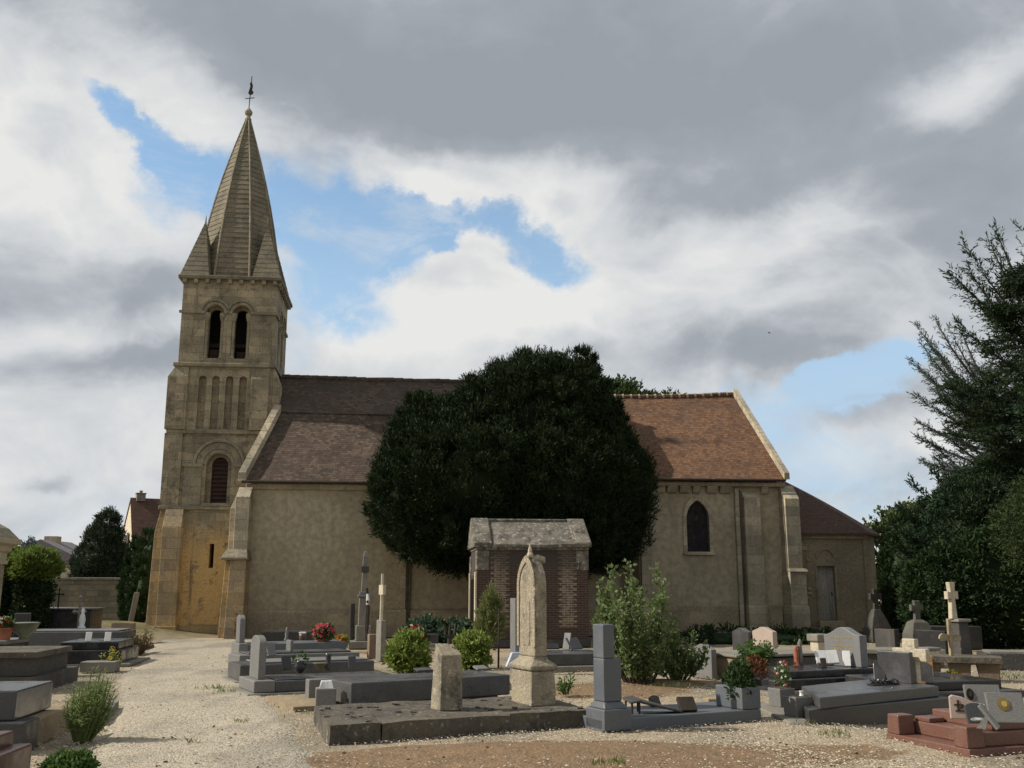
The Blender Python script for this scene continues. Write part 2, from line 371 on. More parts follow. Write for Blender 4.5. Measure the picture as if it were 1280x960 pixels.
def build_world():
    w = bpy.data.worlds.new('World'); S.world = w; w.use_nodes = True
    nt = w.node_tree; nt.nodes.clear()
    out = nn(nt, 'ShaderNodeOutputWorld')
    sky = nn(nt, 'ShaderNodeTexSky', sky_type='NISHITA', sun_disc=False)
    sky.sun_elevation = R(SUN_EL); sky.sun_rotation = math.atan2(sd.x, sd.y); sky.dust_density = .6; sky.ozone_density = 1.5
    skyc = mixc(nt, 1.0, sky.outputs[0], (SKYG*1.80, SKYG*1.92, SKYG*1.80), 'MULTIPLY')
    D = nn(nt, 'ShaderNodeTexCoord').outputs['Generated']
    skyc = mixc(nt, ramp(nt, nn(nt, 'ShaderNodeSeparateXYZ', {0: D}).outputs[2], .10, .42, .85, 0), skyc, (4.6, 6.1, 7.9))     # paler towards the horizon
    wn = nn(nt, 'ShaderNodeTexNoise', {'Vector': D, 'Scale': 7.0, 'Detail': 9.0, 'Roughness': .62}).outputs[1]
    wn = nn(nt, 'ShaderNodeVectorMath', {0: wn, 1: (.5,.5,.5)}, operation='SUBTRACT').outputs[0]
    def dirw(amt):
        a = nn(nt, 'ShaderNodeVectorMath', {0: wn, 'Scale': amt}, operation='SCALE').outputs[0]
        d = nn(nt, 'ShaderNodeVectorMath', {0: D, 1: a}, operation='ADD').outputs[0]
        s = nn(nt, 'ShaderNodeSeparateXYZ', {0: nn(nt, 'ShaderNodeVectorMath', {0: d}, operation='NORMALIZE').outputs[0]}).outputs
        az = math_(nt, 'ARCTAN2', s[0], s[1]); el = math_(nt, 'ARCSINE', s[2])
        return nn(nt, 'ShaderNodeCombineXYZ', {0: az, 1: el, 2: 0.0}).outputs[0]
    A1 = dirw(.13); A2 = dirw(.07)
    def azel(x, y):
        d = ray(x, y).normalized(); return math.atan2(d.x, d.y), math.asin(d.z)
    def field(blobs, A):
        tot = None
        for x, y, rx, ry, ang, amp in blobs:
            a, e = azel(x, y)
            v = nn(nt, 'ShaderNodeMapping', {'Vector': A, 'Location': (a, e, 0), 'Rotation': (0, 0, R(ang)), 'Scale': (rx/F, ry/F, 1)}, vector_type='TEXTURE').outputs[0]
            l = nn(nt, 'ShaderNodeVectorMath', {0: v}, operation='LENGTH').outputs['Value']
            g = ramp(nt, l, 0, 2.0, amp, 0)
            tot = g if tot is None else math_(nt, 'ADD', tot, g)
        return tot
    # openings of blue between the clouds (counter-clockwise angles)
    blue = field([(160,145,50,14,-42,.75),(215,200,70,24,-35,.85),(280,225,70,36,-12,.9),(400,255,105,62,-8,1.1),(420,315,85,36,0,.8),(480,255,60,32,-20,.7),(560,290,95,24,-14,.85),(655,300,60,24,-12,.65),
                  (690,330,50,16,0,.55),(450,330,90,34,0,.6),(390,385,80,30,0,1.0),(520,285,70,26,-20,.6),(240,250,50,30,0,.5),(215,290,70,20,-40,.32),(370,450,40,30,0,.45),
                  (1085,458,95,26,14,1.05),(1000,500,90,28,8,.95),(1040,480,60,24,10,.6),(1060,590,150,46,0,.55),(980,560,60,40,0,.4),(960,640,120,60,0,.3),(90,640,120,50,0,.4)], A1)
    blue = math_(nt, 'ADD', blue, ramp(nt, noise(nt, mapping(nt, D, (3.2,3.2,6)), 1.3, 6, .55), .66, .85, 0, .7))
    blue = math_(nt, 'SUBTRACT', blue, field([(560,235,70,30,-15,.75),(600,320,60,22,-10,.6),(540,325,50,16,10,.4),(650,245,50,24,0,.4),(470,356,90,14,0,.4)], A1))
    fine = noise(nt, mapping(nt, D, (1,1,1.5)), 16, 8, .62)
    bm = math_(nt, 'ADD', blue, math_(nt, 'MULTIPLY', math_(nt, 'SUBTRACT', fine, .5), .8))
    bmask = ramp(nt, bm, .24, .90, 0, .97)
    wisp = noise(nt, mapping(nt, D, (1,1,1.9), rot=(0,.5,0)), 9, 9, .66, .6)
    bmask = math_(nt, 'MULTIPLY', bmask, ramp(nt, wisp, .36, .58, .55, 1))     # thin veils of cloud across the blue
    # grey undersides against sun-bright cloud
    dark = field([(700,40,560,120,0,.62),(950,190,330,90,-6,.52),(560,130,230,60,-14,.45),(1200,250,190,70,0,.3),(330,60,180,50,-15,.40),(100,350,120,34,-3,.50),(60,400,90,20,0,.35),(220,350,60,26,0,.4),
                  (820,325,60,20,12,.5),(702,262,22,12,0,.55),(1180,30,250,70,0,.4),(850,425,200,26,3,.35),(950,445,150,20,3,.42),(190,450,50,24,25,.35),(120,450,120,14,5,.3),(60,602,26,8,0,.5),(1100,500,90,20,12,.4),(1040,600,200,40,0,.2),(60,20,120,40,-10,.3)], A2)
    lite = field([(60,190,160,90,-25,.6),(230,120,160,40,-28,.5),(520,225,70,36,-22,.8),(640,255,90,50,0,.65),(760,225,110,40,8,.6),(700,370,260,50,8,.55),(560,395,150,28,10,.5),(960,290,150,26,6,.45),(1190,108,90,26,6,.75),(100,410,110,20,8,.45),
                  (60,560,200,60,0,.25),(1030,575,60,20,10,.5),(1170,545,50,16,0,.5),(1140,415,30,20,0,.4),(480,300,60,24,-12,.5),(440,370,80,24,0,.45)], A2)
    cl = math_(nt, 'SUBTRACT', lite, dark)
    n1 = noise(nt, mapping(nt, D, (1,1,1.8)), 3.2, 9, .6, .2)
    n2 = noise(nt, mapping(nt, D, (1,1,1.5)), 13, 8, .6, .25)
    n3 = noise(nt, mapping(nt, D, (1,1,1.6)), 6.5, 7, .52, .5)
    bil = math_(nt, 'MULTIPLY', math_(nt, 'ABSOLUTE', math_(nt, 'SUBTRACT', n3, .5)), 4.0)     # billows: creased lumps
    bil = math_(nt, 'MULTIPLY', math_(nt, 'SUBTRACT', .45, bil), ramp(nt, cl, -.5, .3, .4, .75))
    cl = math_(nt, 'ADD', cl, math_(nt, 'MULTIPLY', math_(nt, 'SUBTRACT', n1, .5), 1.15))
    cl = math_(nt, 'ADD', cl, math_(nt, 'MULTIPLY', math_(nt, 'SUBTRACT', n2, .5), .75))
    cl = math_(nt, 'ADD', cl, bil)
    cr = nn(nt, 'ShaderNodeValToRGB', {'Fac': ramp(nt, cl, -1.0, 1.0, 0, 1, False)})
    e = cr.color_ramp.elements
    e[0].position = .08; e[0].color = (.355,.388,.43,1); e[1].position = .9; e[1].color = (.90,.90,.885,1)
    for pos, c in ((.28,(.41,.443,.485,1)),(.43,(.545,.58,.62,1)),(.57,(.685,.715,.745,1))):
        q = e.new(pos); q.color = c
    sd_ = nn(nt, 'ShaderNodeSeparateXYZ', {0: D}).outputs
    over = math_(nt, 'MULTIPLY', ramp(nt, sd_[1], -.5, .6, .80, 1), ramp(nt, sd_[2], .72, .95, 1, .6))     # unseen cloud behind and overhead is dimmed to lower the fill light
    g_ = math_(nt, 'MULTIPLY', over, CLG)
    cloud = mixc(nt, 1.0, cr.outputs[0], nn(nt, 'ShaderNodeCombineXYZ', {0: g_, 1: g_, 2: g_}).outputs[0], 'MULTIPLY')
    col = mixc(nt, bmask, cloud, skyc)
    bg = nn(nt, 'ShaderNodeBackground', {'Color': col, 'Strength': .1})
    nt.links.new(bg.outputs[0], out.inputs[0])
    w.cycles.sampling_method = 'MANUAL'; w.cycles.sample_map_resolution = 512
SKYG, CLG = 1.0, 9.0
build_world()
S.view_settings.view_transform = 'Standard'; S.view_settings.look = 'None'; S.view_settings.gamma = 1; S.view_settings.exposure = 0
S.cycles.use_denoising = True
S.cycles.max_bounces = 6; S.cycles.transparent_max_bounces = 8
#PART2
# ------------------------------------------------------------------ ground
from mathutils import noise as mn
def gravel_mat(name, tones, earth=True, grey=0.0):
    m, nt, p = newmat(name); o = coords(nt)
    v1 = nn(nt, 'ShaderNodeTexVoronoi', {'Vector': o, 'Scale': 46.0, 'Randomness': 1.0}); v2 = nn(nt, 'ShaderNodeTexVoronoi', {'Vector': o, 'Scale': 21.0})
    cs = nn(nt, 'ShaderNodeSeparateColor', {0: v1.outputs['Color']}).outputs; c2 = nn(nt, 'ShaderNodeSeparateColor', {0: v2.outputs['Color']}).outputs
    cr = nn(nt, 'ShaderNodeValToRGB', {'Fac': math_(nt, 'ADD', math_(nt, 'MULTIPLY', cs[0], .65), math_(nt, 'MULTIPLY', c2[0], .35))})
    e = cr.color_ramp.elements
    e[0].position = 0; e[0].color = (*tones[0], 1); e[1].position = 1; e[1].color = (*tones[-1], 1)
    for i, cc in enumerate(tones[1:-1]):
        q = e.new((i+1)/(len(tones)-1)); q.color = (*cc, 1)
    col = cr.outputs[0]
    big = noise(nt, mapping(nt, o, (.8,.35,1)), .9, 7, .6)
    col = mixc(nt, ramp(nt, big, .45, .60, 0, .8), col, mixc(nt, 1.0, col, (.66,.69,.72), 'MULTIPLY'))  # darker grey bands: grey stone, with the shade of ruts painted in
    col = mixc(nt, ramp(nt, noise(nt, o, 2.6, 7, .65), .5, .72, 0, .5), col, mixc(nt, .5, col, (.26,.19,.115)))
    h = math_(nt, 'SUBTRACT', 1.0, v1.outputs['Distance'])
    hb = math_(nt, 'MULTIPLY', math_(nt, 'SUBTRACT', 1.0, v2.outputs['Distance']), .8)
    if earth:
        s = nn(nt, 'ShaderNodeSeparateXYZ', {0: o}).outputs
        def spot(x, y, rx, ry, rot, amp=1.0):
            v = nn(nt, 'ShaderNodeMapping', {'Vector': o, 'Location': (x, y, 0), 'Rotation': (0, 0, R(rot)), 'Scale': (rx, ry, 1e3)}, vector_type='TEXTURE').outputs[0]
            l = nn(nt, 'ShaderNodeVectorMath', {0: v}, operation='LENGTH').outputs['Value']
            return ramp(nt, l, .45, 1.35, amp, 0)
        msk = None
        for a in EARTH:
            q = spot(*a); msk = q if msk is None else math_(nt, 'MAXIMUM', msk, q)
        msk = math_(nt, 'ADD', msk, math_(nt, 'MULTIPLY', math_(nt, 'SUBTRACT', noise(nt, o, 2.2, 8, .68), .5), 1.5))
        msk = ramp(nt, msk, .48, .66)
        soil = mixc(nt, ramp(nt, noise(nt, o, 5, 8, .7), .35, .68), (.215,.135,.072), (.135,.09,.052))
        soil = mixc(nt, ramp(nt, noise(nt, o, 60, 3, .6), .55, .72, 0, .5), soil, (.42,.31,.2))
        col = mixc(nt, math_(nt, 'MULTIPLY', msk, .88), col, soil)
        far = math_(nt, 'ADD', s[1], math_(nt, 'MULTIPLY', math_(nt, 'ABSOLUTE', s[0]), .12))
        far = math_(nt, 'ADD', far, math_(nt, 'MULTIPLY', noise(nt, o, .4, 5), 6.0))
        fm = ramp(nt, far, 36, 41)
        grass = mixc(nt, ramp(nt, noise(nt, o, 1.7, 8, .7), .35, .65), (.085,.095,.035), (.20,.16,.085))
        col = mixc(nt, fm, col, grass)
        h = math_(nt, 'MULTIPLY', h, math_(nt, 'SUBTRACT', 1.0, math_(nt, 'MULTIPLY', msk, .6)))
    setin(nt, p, 'Base Color', col); setin(nt, p, 'Roughness', .95); p.inputs['Specular IOR Level'].default_value = .2
    bump(nt, p, math_(nt, 'ADD', h, hb), .55, .025)
    return m
TONES = [(.14,.112,.075),(.29,.24,.165),(.41,.34,.24),(.34,.285,.20),(.53,.455,.34)]
EARTH = [(0.05,10.3,2.7,1.35,14,1.5),(2.2,10.6,2.2,.8,14,1.05),(2.6,10.2,1.5,.5,15,.55),(1.55,17.0,1.7,1.5,20),(2.7,18.4,1.5,1.0,0,.8),(-1.8,27.5,4.6,1.3,8,.55),(2.5,24.6,2.6,1.5,0,.6),(6.6,17.5,1.6,1.0,30,.7),
         (-13.6,33.0,2.4,1.6,0,1.0),(-14.4,36.5,4.0,2.6,0,.9),(6.0,27.0,5.0,2.0,0,.5),(10.5,25.0,3.0,3.0,0,.7),(4.2,20.2,1.2,.6,0,.6),(-.8,22.5,1.2,1.0,0,.5)]
TONES_P = [(.14,.118,.086),(.33,.285,.215),(.48,.42,.32),(.41,.36,.28),(.63,.565,.45)]
def mound(x, y):
    z = 0
    for mx, my, rx, ry, h in ((.2,10.75,1.7,.55,.09),(1.5,16.8,1.5,1.0,.12),(-14.2,36,3.4,2.4,.55),(-13.4,32.6,1.3,.8,.18),(2.6,18.3,1.1,.7,.10),(5.3,13.3,1.0,.7,-.16)):
        d = ((x-mx)/rx)**2+((y-my)/ry)**2
        z += h*math.exp(-d*1.4)
    return z
def ground():
    xs = sorted(set([-3000,-900,-300,-120,-60,-40]+[round(-30+i*.5, 2) for i in range(121)]+[round(-6+i*.16, 2) for i in range(88)]+[40,60,120,300,900,3000]))
    ys = sorted(set([-800,-200,-50,-10,0,4]+[round(6+i*.16, 2) for i in range(100)]+[round(22+i*.5, 2) for i in range(60)]+[60,80,120,250,700,3000]))
    v = []
    for y in ys:
        for x in xs:
            near = 1.0 if (6 < y < 52 and -30 < x < 30) else 0
            z = (mound(x, y)+mn.noise(Vector((x*.9, y*.9, 0)))*.018+mn.noise(Vector((x*3.1, y*3.1, 4)))*.008-.02) if near else -.02
            v.append((x, y, z))
    n = len(xs)
    f = [(j*n+i, j*n+i+1, (j+1)*n+i+1, (j+1)*n+i) for j in range(len(ys)-1) for i in range(n-1)]
    me = bpy.data.meshes.new('ground'); me.from_pydata(v, [], f); me.materials.append(gravel_mat('gravel_and_soil', TONES))
    for p in me.polygons: p.use_smooth = True
    o = bpy.data.objects.new('ground', me); C.objects.link(o); o['kind'] = 'structure'
ground()
PL = [(-3.2,4.0),(-3.6,8.0),(-4.15,10.0),(-4.9,12.5),(-6.1,16.0),(-7.6,20.0),(-8.6,24.0),(-10.3,29.0),(-11.8,34.2),(-12.6,35.3)]
PR = [(-.2,4.0),(-1.0,8.0),(-1.75,10.0),(-2.3,11.7),(-3.4,14.9),(-4.5,18.0),(-5.4,21.0),(-6.5,25.0),(-7.6,30.0),(-8.0,33.5),(-8.2,36.0)]
def path():
    def smp(L, t):
        y0, y1 = L[0][1], L[-1][1]; y = y0+(y1-y0)*t
        for (xa, ya), (xb, yb) in zip(L, L[1:]):
            if ya <= y <= yb+1e-6: return (xa+(xb-xa)*(y-ya)/(yb-ya), y)
    v = []; f = []; n = 150; k = 14
    for i in range(n+1):
        t = i/n; a = smp(PL, t); b = smp(PR, t); 
        wa = mn.noise(Vector((a[0]*2, a[1]*2, 1)))*.16; wb = mn.noise(Vector((b[0]*2, b[1]*2, 7)))*.2
        for j in range(k+1):
            s = j/k; x = a[0]+wa+(b[0]+wb-a[0]-wa)*s; y = a[1]+(b[1]-a[1])*s
            z = .012+mn.noise(Vector((x*.9, y*.9, 0)))*.018+mn.noise(Vector((x*2.4, y*1.2, 9)))*.008
            if j in (0, k): z -= .045
            v.append((x, y, z))
    for i in range(n):
        for j in range(k):
            q = i*(k+1)+j; f.append((q, q+1, q+k+2, q+k+1))
    me = bpy.data.meshes.new('gravel_path'); me.from_pydata(v, [], f); me.materials.append(gravel_mat('path_gravel', TONES_P, False))
    for p in me.polygons: p.use_smooth = True
    o = bpy.data.objects.new('gravel_path', me); C.objects.link(o); o['kind'] = 'structure'
path()
def pebbles():
    V = []; Fc = []
    base = [(1,0,0),(0,1,0),(-1,0,0),(0,-1,0),(0,0,.7),(0,0,-.5),(.7,.7,.25),(-.7,-.7,.2)]
    tri = [(0,6,4),(6,1,4),(1,2,4),(2,7,4),(7,3,4),(3,0,4)]
    n = 0
    while n < 52000:
        y = 8.6+(RG.random()**1.7)*13; x = RG.uniform(-.6, .6)*y
        d = mound(x, y)
        if ((x-.1)/2.5)**2+((y-10.4)/1.2)**2 < 1 and RG.random() < .8: continue
        if d > .03 and RG.random() < .75: continue
        if mn.noise(Vector((x*.7, y*.7, 3))) < -.12 and RG.random() < .6: continue
        r = RG.uniform(.005, .0135)*(1.5 if RG.random() < .06 else 1); a = RG.uniform(0, 6.3); ca, sa = math.cos(a), math.sin(a); q = RG.uniform(.6, 1.0)
        z = d+mn.noise(Vector((x*.9, y*.9, 0)))*.018+.005
        k = len(V)
        for bx, by, bz in base:
            X, Y = bx*r*1.25, by*r*q; V.append((x+X*ca-Y*sa, y+X*sa+Y*ca, z+bz*r*.8))
        Fc += [(i+k, j+k, l+k) for i, j, l in tri]; n += 1
    m, nt, p = newmat('loose_pebble'); g = nn(nt, 'ShaderNodeNewGeometry').outputs['Random Per Island']
    cr = nn(nt, 'ShaderNodeValToRGB', {'Fac': g}); e = cr.color_ramp.elements
    e[0].color = (.17,.14,.11,1); e[1].color = (.62,.56,.44,1)
    for pos, c in ((.3,(.38,.32,.235,1)),(.6,(.54,.46,.35,1)),(.8,(.44,.40,.33,1))): e.new(pos).color = c
    setin(nt, p, 'Base Color', cr.outputs[0]); setin(nt, p, 'Roughness', .9)
    me = bpy.data.meshes.new('gravel_stones'); me.from_pydata(V, [], Fc); me.materials.append(m)
    o = bpy.data.objects.new('gravel_stones', me); C.objects.link(o)
    tag(o, 'loose pale gravel stones scattered over the paths', 'gravel', kind='stuff')
pebbles()

# ------------------------------------------------------------------ church (local frame: u along the facade, v into it, w up)
CH = thing('church', 'old stone village church with a tall square spired tower and tiled roofs', 'church', (-10.61, 36.0, 0), 6)
def part(name, mb, m, parent=CH, bevel=0, smooth=False): return mb.build(name, m, parent, bevel, smooth)
TD = 3.45                                  # tower depth
ctr = (0.0, TD/2)
def pierced(mb, x0, x1, z0, z1, holes, v0, v1, Mp=None):
    """wall slab with round-headed openings [(cx, r, sill, spring)], left to right"""
    x = x0
    for cx, r, zs, zp in holes:
        mb.prism([(x,z0),(cx-r,z0),(cx-r,z1),(x,z1)], v0, v1, Mp)
        if zs > z0: mb.prism([(cx-r,z0),(cx+r,z0),(cx+r,zs),(cx-r,zs)], v0, v1, Mp)
        mb.prism([(cx+r,zp),(cx+r,z1),(cx-r,z1),(cx-r,zp)]+arch(cx, r, zp)[::-1][1:-1], v0, v1, Mp)
        x = cx+r
    mb.prism([(x,z0),(x1,z0),(x1,z1),(x,z1)], v0, v1, Mp)
def archring(mb, cx, r0, r1, z, v0, v1, Mp=None, n=18):
    for i in range(n):
        a, b = PI*i/n, PI*(i+1)/n
        mb.prism([(cx+r0*math.cos(a), z+r0*math.sin(a)),(cx+r1*math.cos(a), z+r1*math.sin(a)),(cx+r1*math.cos(b), z+r1*math.sin(b)),(cx+r0*math.cos(b), z+r0*math.sin(b))], v0, v1, Mp)
ME = lambda u, v, w: (1.72-v, ctr[1]+u, w)      # same panel turned to the east face
mb = MB()
# lower stage with the slit, middle stage with the louvred window
mb.prism([(-1.75,0),(-.19,0),(-.19,4.46),(-1.75,4.46)], 0, .6); mb.prism([(-.03,0),(1.72,0),(1.72,4.46),(-.03,4.46)], 0, .6)
mb.prism([(-.19,0),(-.03,0),(-.03,2.35),(-.19,2.35)], 0, .6); mb.prism([(-.19,3.2),(-.03,3.2),(-.03,4.46),(-.19,4.46)], 0, .6)
pierced(mb, -1.75, 1.72, 4.46, 7.2, [(-.03,.45,4.62,6.0)], 0, .22)
pierced(mb, -1.75, 1.72, 4.462, 7.2, [(-.03,.29,4.62,6.05)], .221, .6)
pierced(mb, -1.74, 1.72, 7.2, 9.72, [(-.80,.135,7.34,9.2),(-.32,.135,7.34,9.2),(.17,.135,7.34,9.2),(.66,.135,7.34,9.2)], 0, .2)
mb.box(-1.74, 1.72, .201, .6, 7.2, 9.72)
# belfry stage, front and east faces
for Mp in (None, ME):
    w0, w1 = (-1.72, 1.72) if Mp is None else (-1.30, 1.36)
    pierced(mb, w0, w1, 9.72, 13.02, [(-.50,.335,10.0,11.70),(.47,.335,10.0,11.70)], 0, .28, Mp)
    pierced(mb, w0, w1, 9.722, 13.018, [(-.49,.245,10.05,11.70),(.46,.245,10.05,11.70)], .281, .42, Mp)
mb.box(1.12, 1.72, .601, TD, 0, 9.72); mb.box(-1.75, 1.12, TD-.6, TD-.003, 0, 13.02); mb.box(-1.75, -1.15, .601, TD-.601, 0, 9.72); mb.box(-1.72, -1.3, .421, TD-.601, 9.72, 13.02)
mb.box(1.3, 1.72, ctr[1]+1.361, TD, 9.722, 13.018)
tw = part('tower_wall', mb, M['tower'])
part('chamber_void', box(-1.2, 1.0, 1.4, 2.7, 9.75, 12.95), M['void_black'])  # solid black block added so the openings look unlit inside
part('bell_frame', MB().box(-.72, -.28, .55, .75, 10.05, 10.45).box(.28, .68, .55, .75, 10.05, 10.38).box(-1.0, 1.0, .8, .92, 10.6, 10.75), M['voidwood'])
# belfry shafts, capitals, arch rings and hood moulds
for Mp in (None, ME):
    g = MB()
    for cx in (-.50, .47):
        archring(g, cx, .342, .44, 11.72, -.035, .10, Mp); archring(g, cx, .47, .545, 11.72, -.075, -.001, Mp)
    part('belfry_arch', g, M['trim'])
    f = Mp or (lambda u, v, w: (u, v, w))
    for cx in (-.78, -.215, .19, .745):
        g = MB(); x, y, _ = f(cx, .06, 0)
        g.lathe([(.085,10.0),(.085,10.06),(.06,10.1),(.06,11.42),(.085,11.46),(.12,11.62),(.12,11.74)], (x, y, 0), 10)
        part('belfry_shaft', g, M['trim'], smooth=False)
    for a, b in ((-1.80,-.86),(-.15,.13),(.82,1.80)) if Mp is None else ((-1.72,-.86),(-.15,.13),(.82,1.72)):
        g = MB().prism([(a,11.70),(b,11.70),(b,11.80),(a,11.80)], -.07, -.001, Mp); part('string_course', g, M['trim'])
for x0, x1, y0, y1, z0, z1 in ((-1.88,1.84,-.13,TD+.1,9.66,9.80),(-1.96,1.78,-.12,TD+.1,7.16,7.30),(-2.04,.62,-.12,.5,4.40,4.54)):
    part('string_course', MB().box(x0, x1, y0, y1, z0, z1, (0,0,0,0)), M['trim'], bevel=.03)
part('window_sill', box(-.55, .55, -.16, .1, 4.54, 4.64, (0,0,.06,0)), M['trim'])
# big round arch over the middle window
g = MB(); archring(g, -.03, .56, .80, 6.05, -.045, -.001); archring(g, -.03, .82, .92, 6.05, -.11, -.002); part('window_arch', g, M['trim'])
g = MB(); archring(g, -.03, .46, .555, 6.03, -.02, .12); part('window_arch', g, M['trim'])
part('string_course', box(-1.32, -.6, -.10, -.002, 5.95, 6.06), M['trim']); part('string_course', box(.5, .95, -.10, -.002, 5.95, 6.06), M['trim'])
part('pilaster', MB().box(-1.25, -.62, -.05, -.003, 4.54, 5.95), M['trim'])
g = MB().box(-.32, .26, .40, .44, 4.6, 6.36)
for i in range(11): z = 4.66+i*.155; g.hexa([(-.32,.30,z),(.26,.30,z),(.26,.39,z+.09),(-.32,.39,z+.09),(-.32,.30,z+.02),(.26,.30,z+.02),(.26,.39,z+.11),(-.32,.39,z+.11)])
part('louvre', g, M['voidwood'])
part('slit_window', box(-.2, -.02, .42, .5, 2.3, 3.25), M['void_black'])
# tower buttresses
g = MB().box(-1.78, -1.12, -.42, -.001, .36, 3.75).hexa([(-1.78,-.42,3.75),(-1.12,-.42,3.75),(-1.12,-.001,3.75),(-1.78,-.001,3.75),(-1.76,-.16,4.4),(-1.14,-.16,4.4),(-1.14,-.001,4.4),(-1.76,-.001,4.4)])
b1 = part('buttress', g, M['ochre'], bevel=.015)
g = MB().hexa([(-2.22,.02,.36),(-1.752,.02,.36),(-1.752,.9,.36),(-2.22,.9,.36),(-2.14,.02,3.6),(-1.752,.02,3.6),(-1.752,.9,3.6),(-2.14,.9,3.6)])
g.hexa([(-2.14,.02,3.6),(-1.752,.02,3.6),(-1.752,.9,3.6),(-2.14,.9,3.6),(-1.98,.04,4.4),(-1.752,.04,4.4),(-1.752,.88,4.4),(-1.98,.88,4.4)])
part('buttress', g, M['ochre'], bevel=.015)
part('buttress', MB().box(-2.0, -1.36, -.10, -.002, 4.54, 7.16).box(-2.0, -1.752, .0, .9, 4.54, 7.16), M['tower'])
g = MB().box(-2.02, -1.30, -.16, -.002, 7.3, 9.25).hexa([(-2.02,-.16,9.25),(-1.30,-.16,9.25),(-1.30,-.002,9.25),(-2.02,-.002,9.25),(-1.80,-.03,9.66),(-1.30,-.03,9.66),(-1.30,-.002,9.66),(-1.80,-.002,9.66)])
g.hexa([(-2.02,.0,7.3),(-1.752,.0,7.3),(-1.752,.95,7.3),(-2.02,.95,7.3),(-2.0,.0,9.25),(-1.752,.0,9.25),(-1.752,.95,9.25),(-2.0,.95,9.25)])
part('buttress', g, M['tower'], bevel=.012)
g = MB().box(.98, 1.62, -.18, -.002, 7.3, 9.2).hexa([(.98,-.18,9.2),(1.62,-.18,9.2),(1.62,-.002,9.2),(.98,-.002,9.2),(.98,-.03,9.66),(1.62,-.03,9.66),(1.62,-.002,9.66),(.98,-.002,9.66)])
g.box(1.722, 1.98, .02, .85, 7.0, 9.1).hexa([(1.722,.02,9.1),(1.98,.02,9.1),(1.98,.85,9.1),(1.722,.85,9.1),(1.722,.02,9.66),(1.78,.02,9.66),(1.78,.85,9.66),(1.722,.85,9.66)])
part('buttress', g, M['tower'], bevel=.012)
part('plinth', MB().box(-2.28, -1.79, -.04, .95, 0, .36).box(-1.84, -1.08, -.48, -.04, 0, .36).box(-1.079, .5, -.08, -.001, 0, .40), M['ochre'], bevel=.02)
# cornice and corbel table
part('cornice', MB().box(-1.90, 1.90, -.18, TD+.18, 13.02, 13.16, (0,0,0,0)), M['spire'], bevel=.03)
for i in range(9): x = -1.66+i*.415; part('corbel', box(x-.075, x+.075, -.15, -.001, 12.86, 13.018), M['trim'], bevel=.015)
for i in range(8): y = .1+i*.45; part('corbel', box(1.722, 1.87, y-.07, y+.08, 12.86, 13.018), M['trim'], bevel=.015)
# spire in real courses
zt, zb, hw = 20.45, 13.16, 1.50
def octo(h, z, c=ctr):
    k = h*math.tan(PI/8)
    return [(c[0]+x, c[1]+y, z) for x, y in ((-k,-h),(k,-h),(h,-k),(h,k),(k,h),(-k,h),(-h,k),(-h,-k))]
g = MB(); n = 34
for i in range(n):
    a, b = i/n, (i+1)/n
    h0 = hw*(1-a)+.06; h1 = hw*(1-b)+.06
    bow = .18*math.sin(PI*a); bow1 = .18*math.sin(PI*b)
    g.loft([octo(h0+bow+.017, zb+(zt-zb)*a), octo(h1+bow1+.001, zb+(zt-zb)*b-.004)])
sp = part('spire', g, M['spire'])
g = MB()
for i in range(8):
    pts = [octo(hw*(1-k/8)+.075+.18*math.sin(PI*k/8), zb+(zt-zb)*k/8)[i] for k in range(9)]; g.tube(pts, [.05-.0025*k for k in range(9)], 6)
g.build('spire_rib', M['trim'], sp)
for sx in (-1, 1):
    for sy in (-1, 1):
        g = MB(); ap = (sx*1.17, ctr[1]+sy*1.17, 15.55); q = [(1.84,1.84),(.80,1.84),(.66,.66),(1.84,.80)]
        q = [(sx*a, ctr[1]+sy*b, zb) for a, b in q]; n = 12
        for i in range(n):
            a, b = i/n, (i+1)/n-.002
            L = lambda p, t, e: tuple(p[k]*(1-t)+ap[k]*t+(e*(p[k]-ap[k])*.012 if k < 2 else 0) for k in range(3))
            g.loft([[L(p, a, 1) for p in q], [L(p, b, 0) for p in q]])
        pn = g.build('pinnacle', M['spire'], sp)
        gg = MB(); gg.tube([(ap[0], ap[1], 15.4),(ap[0], ap[1], 15.78)], [.045,.010], 6); gg.build('finial', M['trim'], pn)
g = MB(); g.lathe([(.09,20.3),(.14,20.42),(.09,20.5),(.08,20.58),(.15,20.66),(.16,20.76),(.09,20.86),(.03,20.95)], (0, ctr[1], 0), 10)
part('spire_finial', g, M['trim'], smooth=False)
cy = ctr[1]
g = MB(); g.tube([(0,cy,20.9),(.05,cy,22.35)], .022, 6); g.tube([(-.16,cy,21.35),(.20,cy,21.4)], .018, 6)
wv = part('weather_vane', g, M['iron'])
MB().prism([(-.06,21.58),(.02,21.52),(.12,21.56),(.15,21.66),(.09,21.72),(.11,21.95),(.05,22.12),(-.02,22.02),(.01,21.9),(-.03,21.72)], cy-.02, cy+.02).build('cockerel', M['iron'], wv)

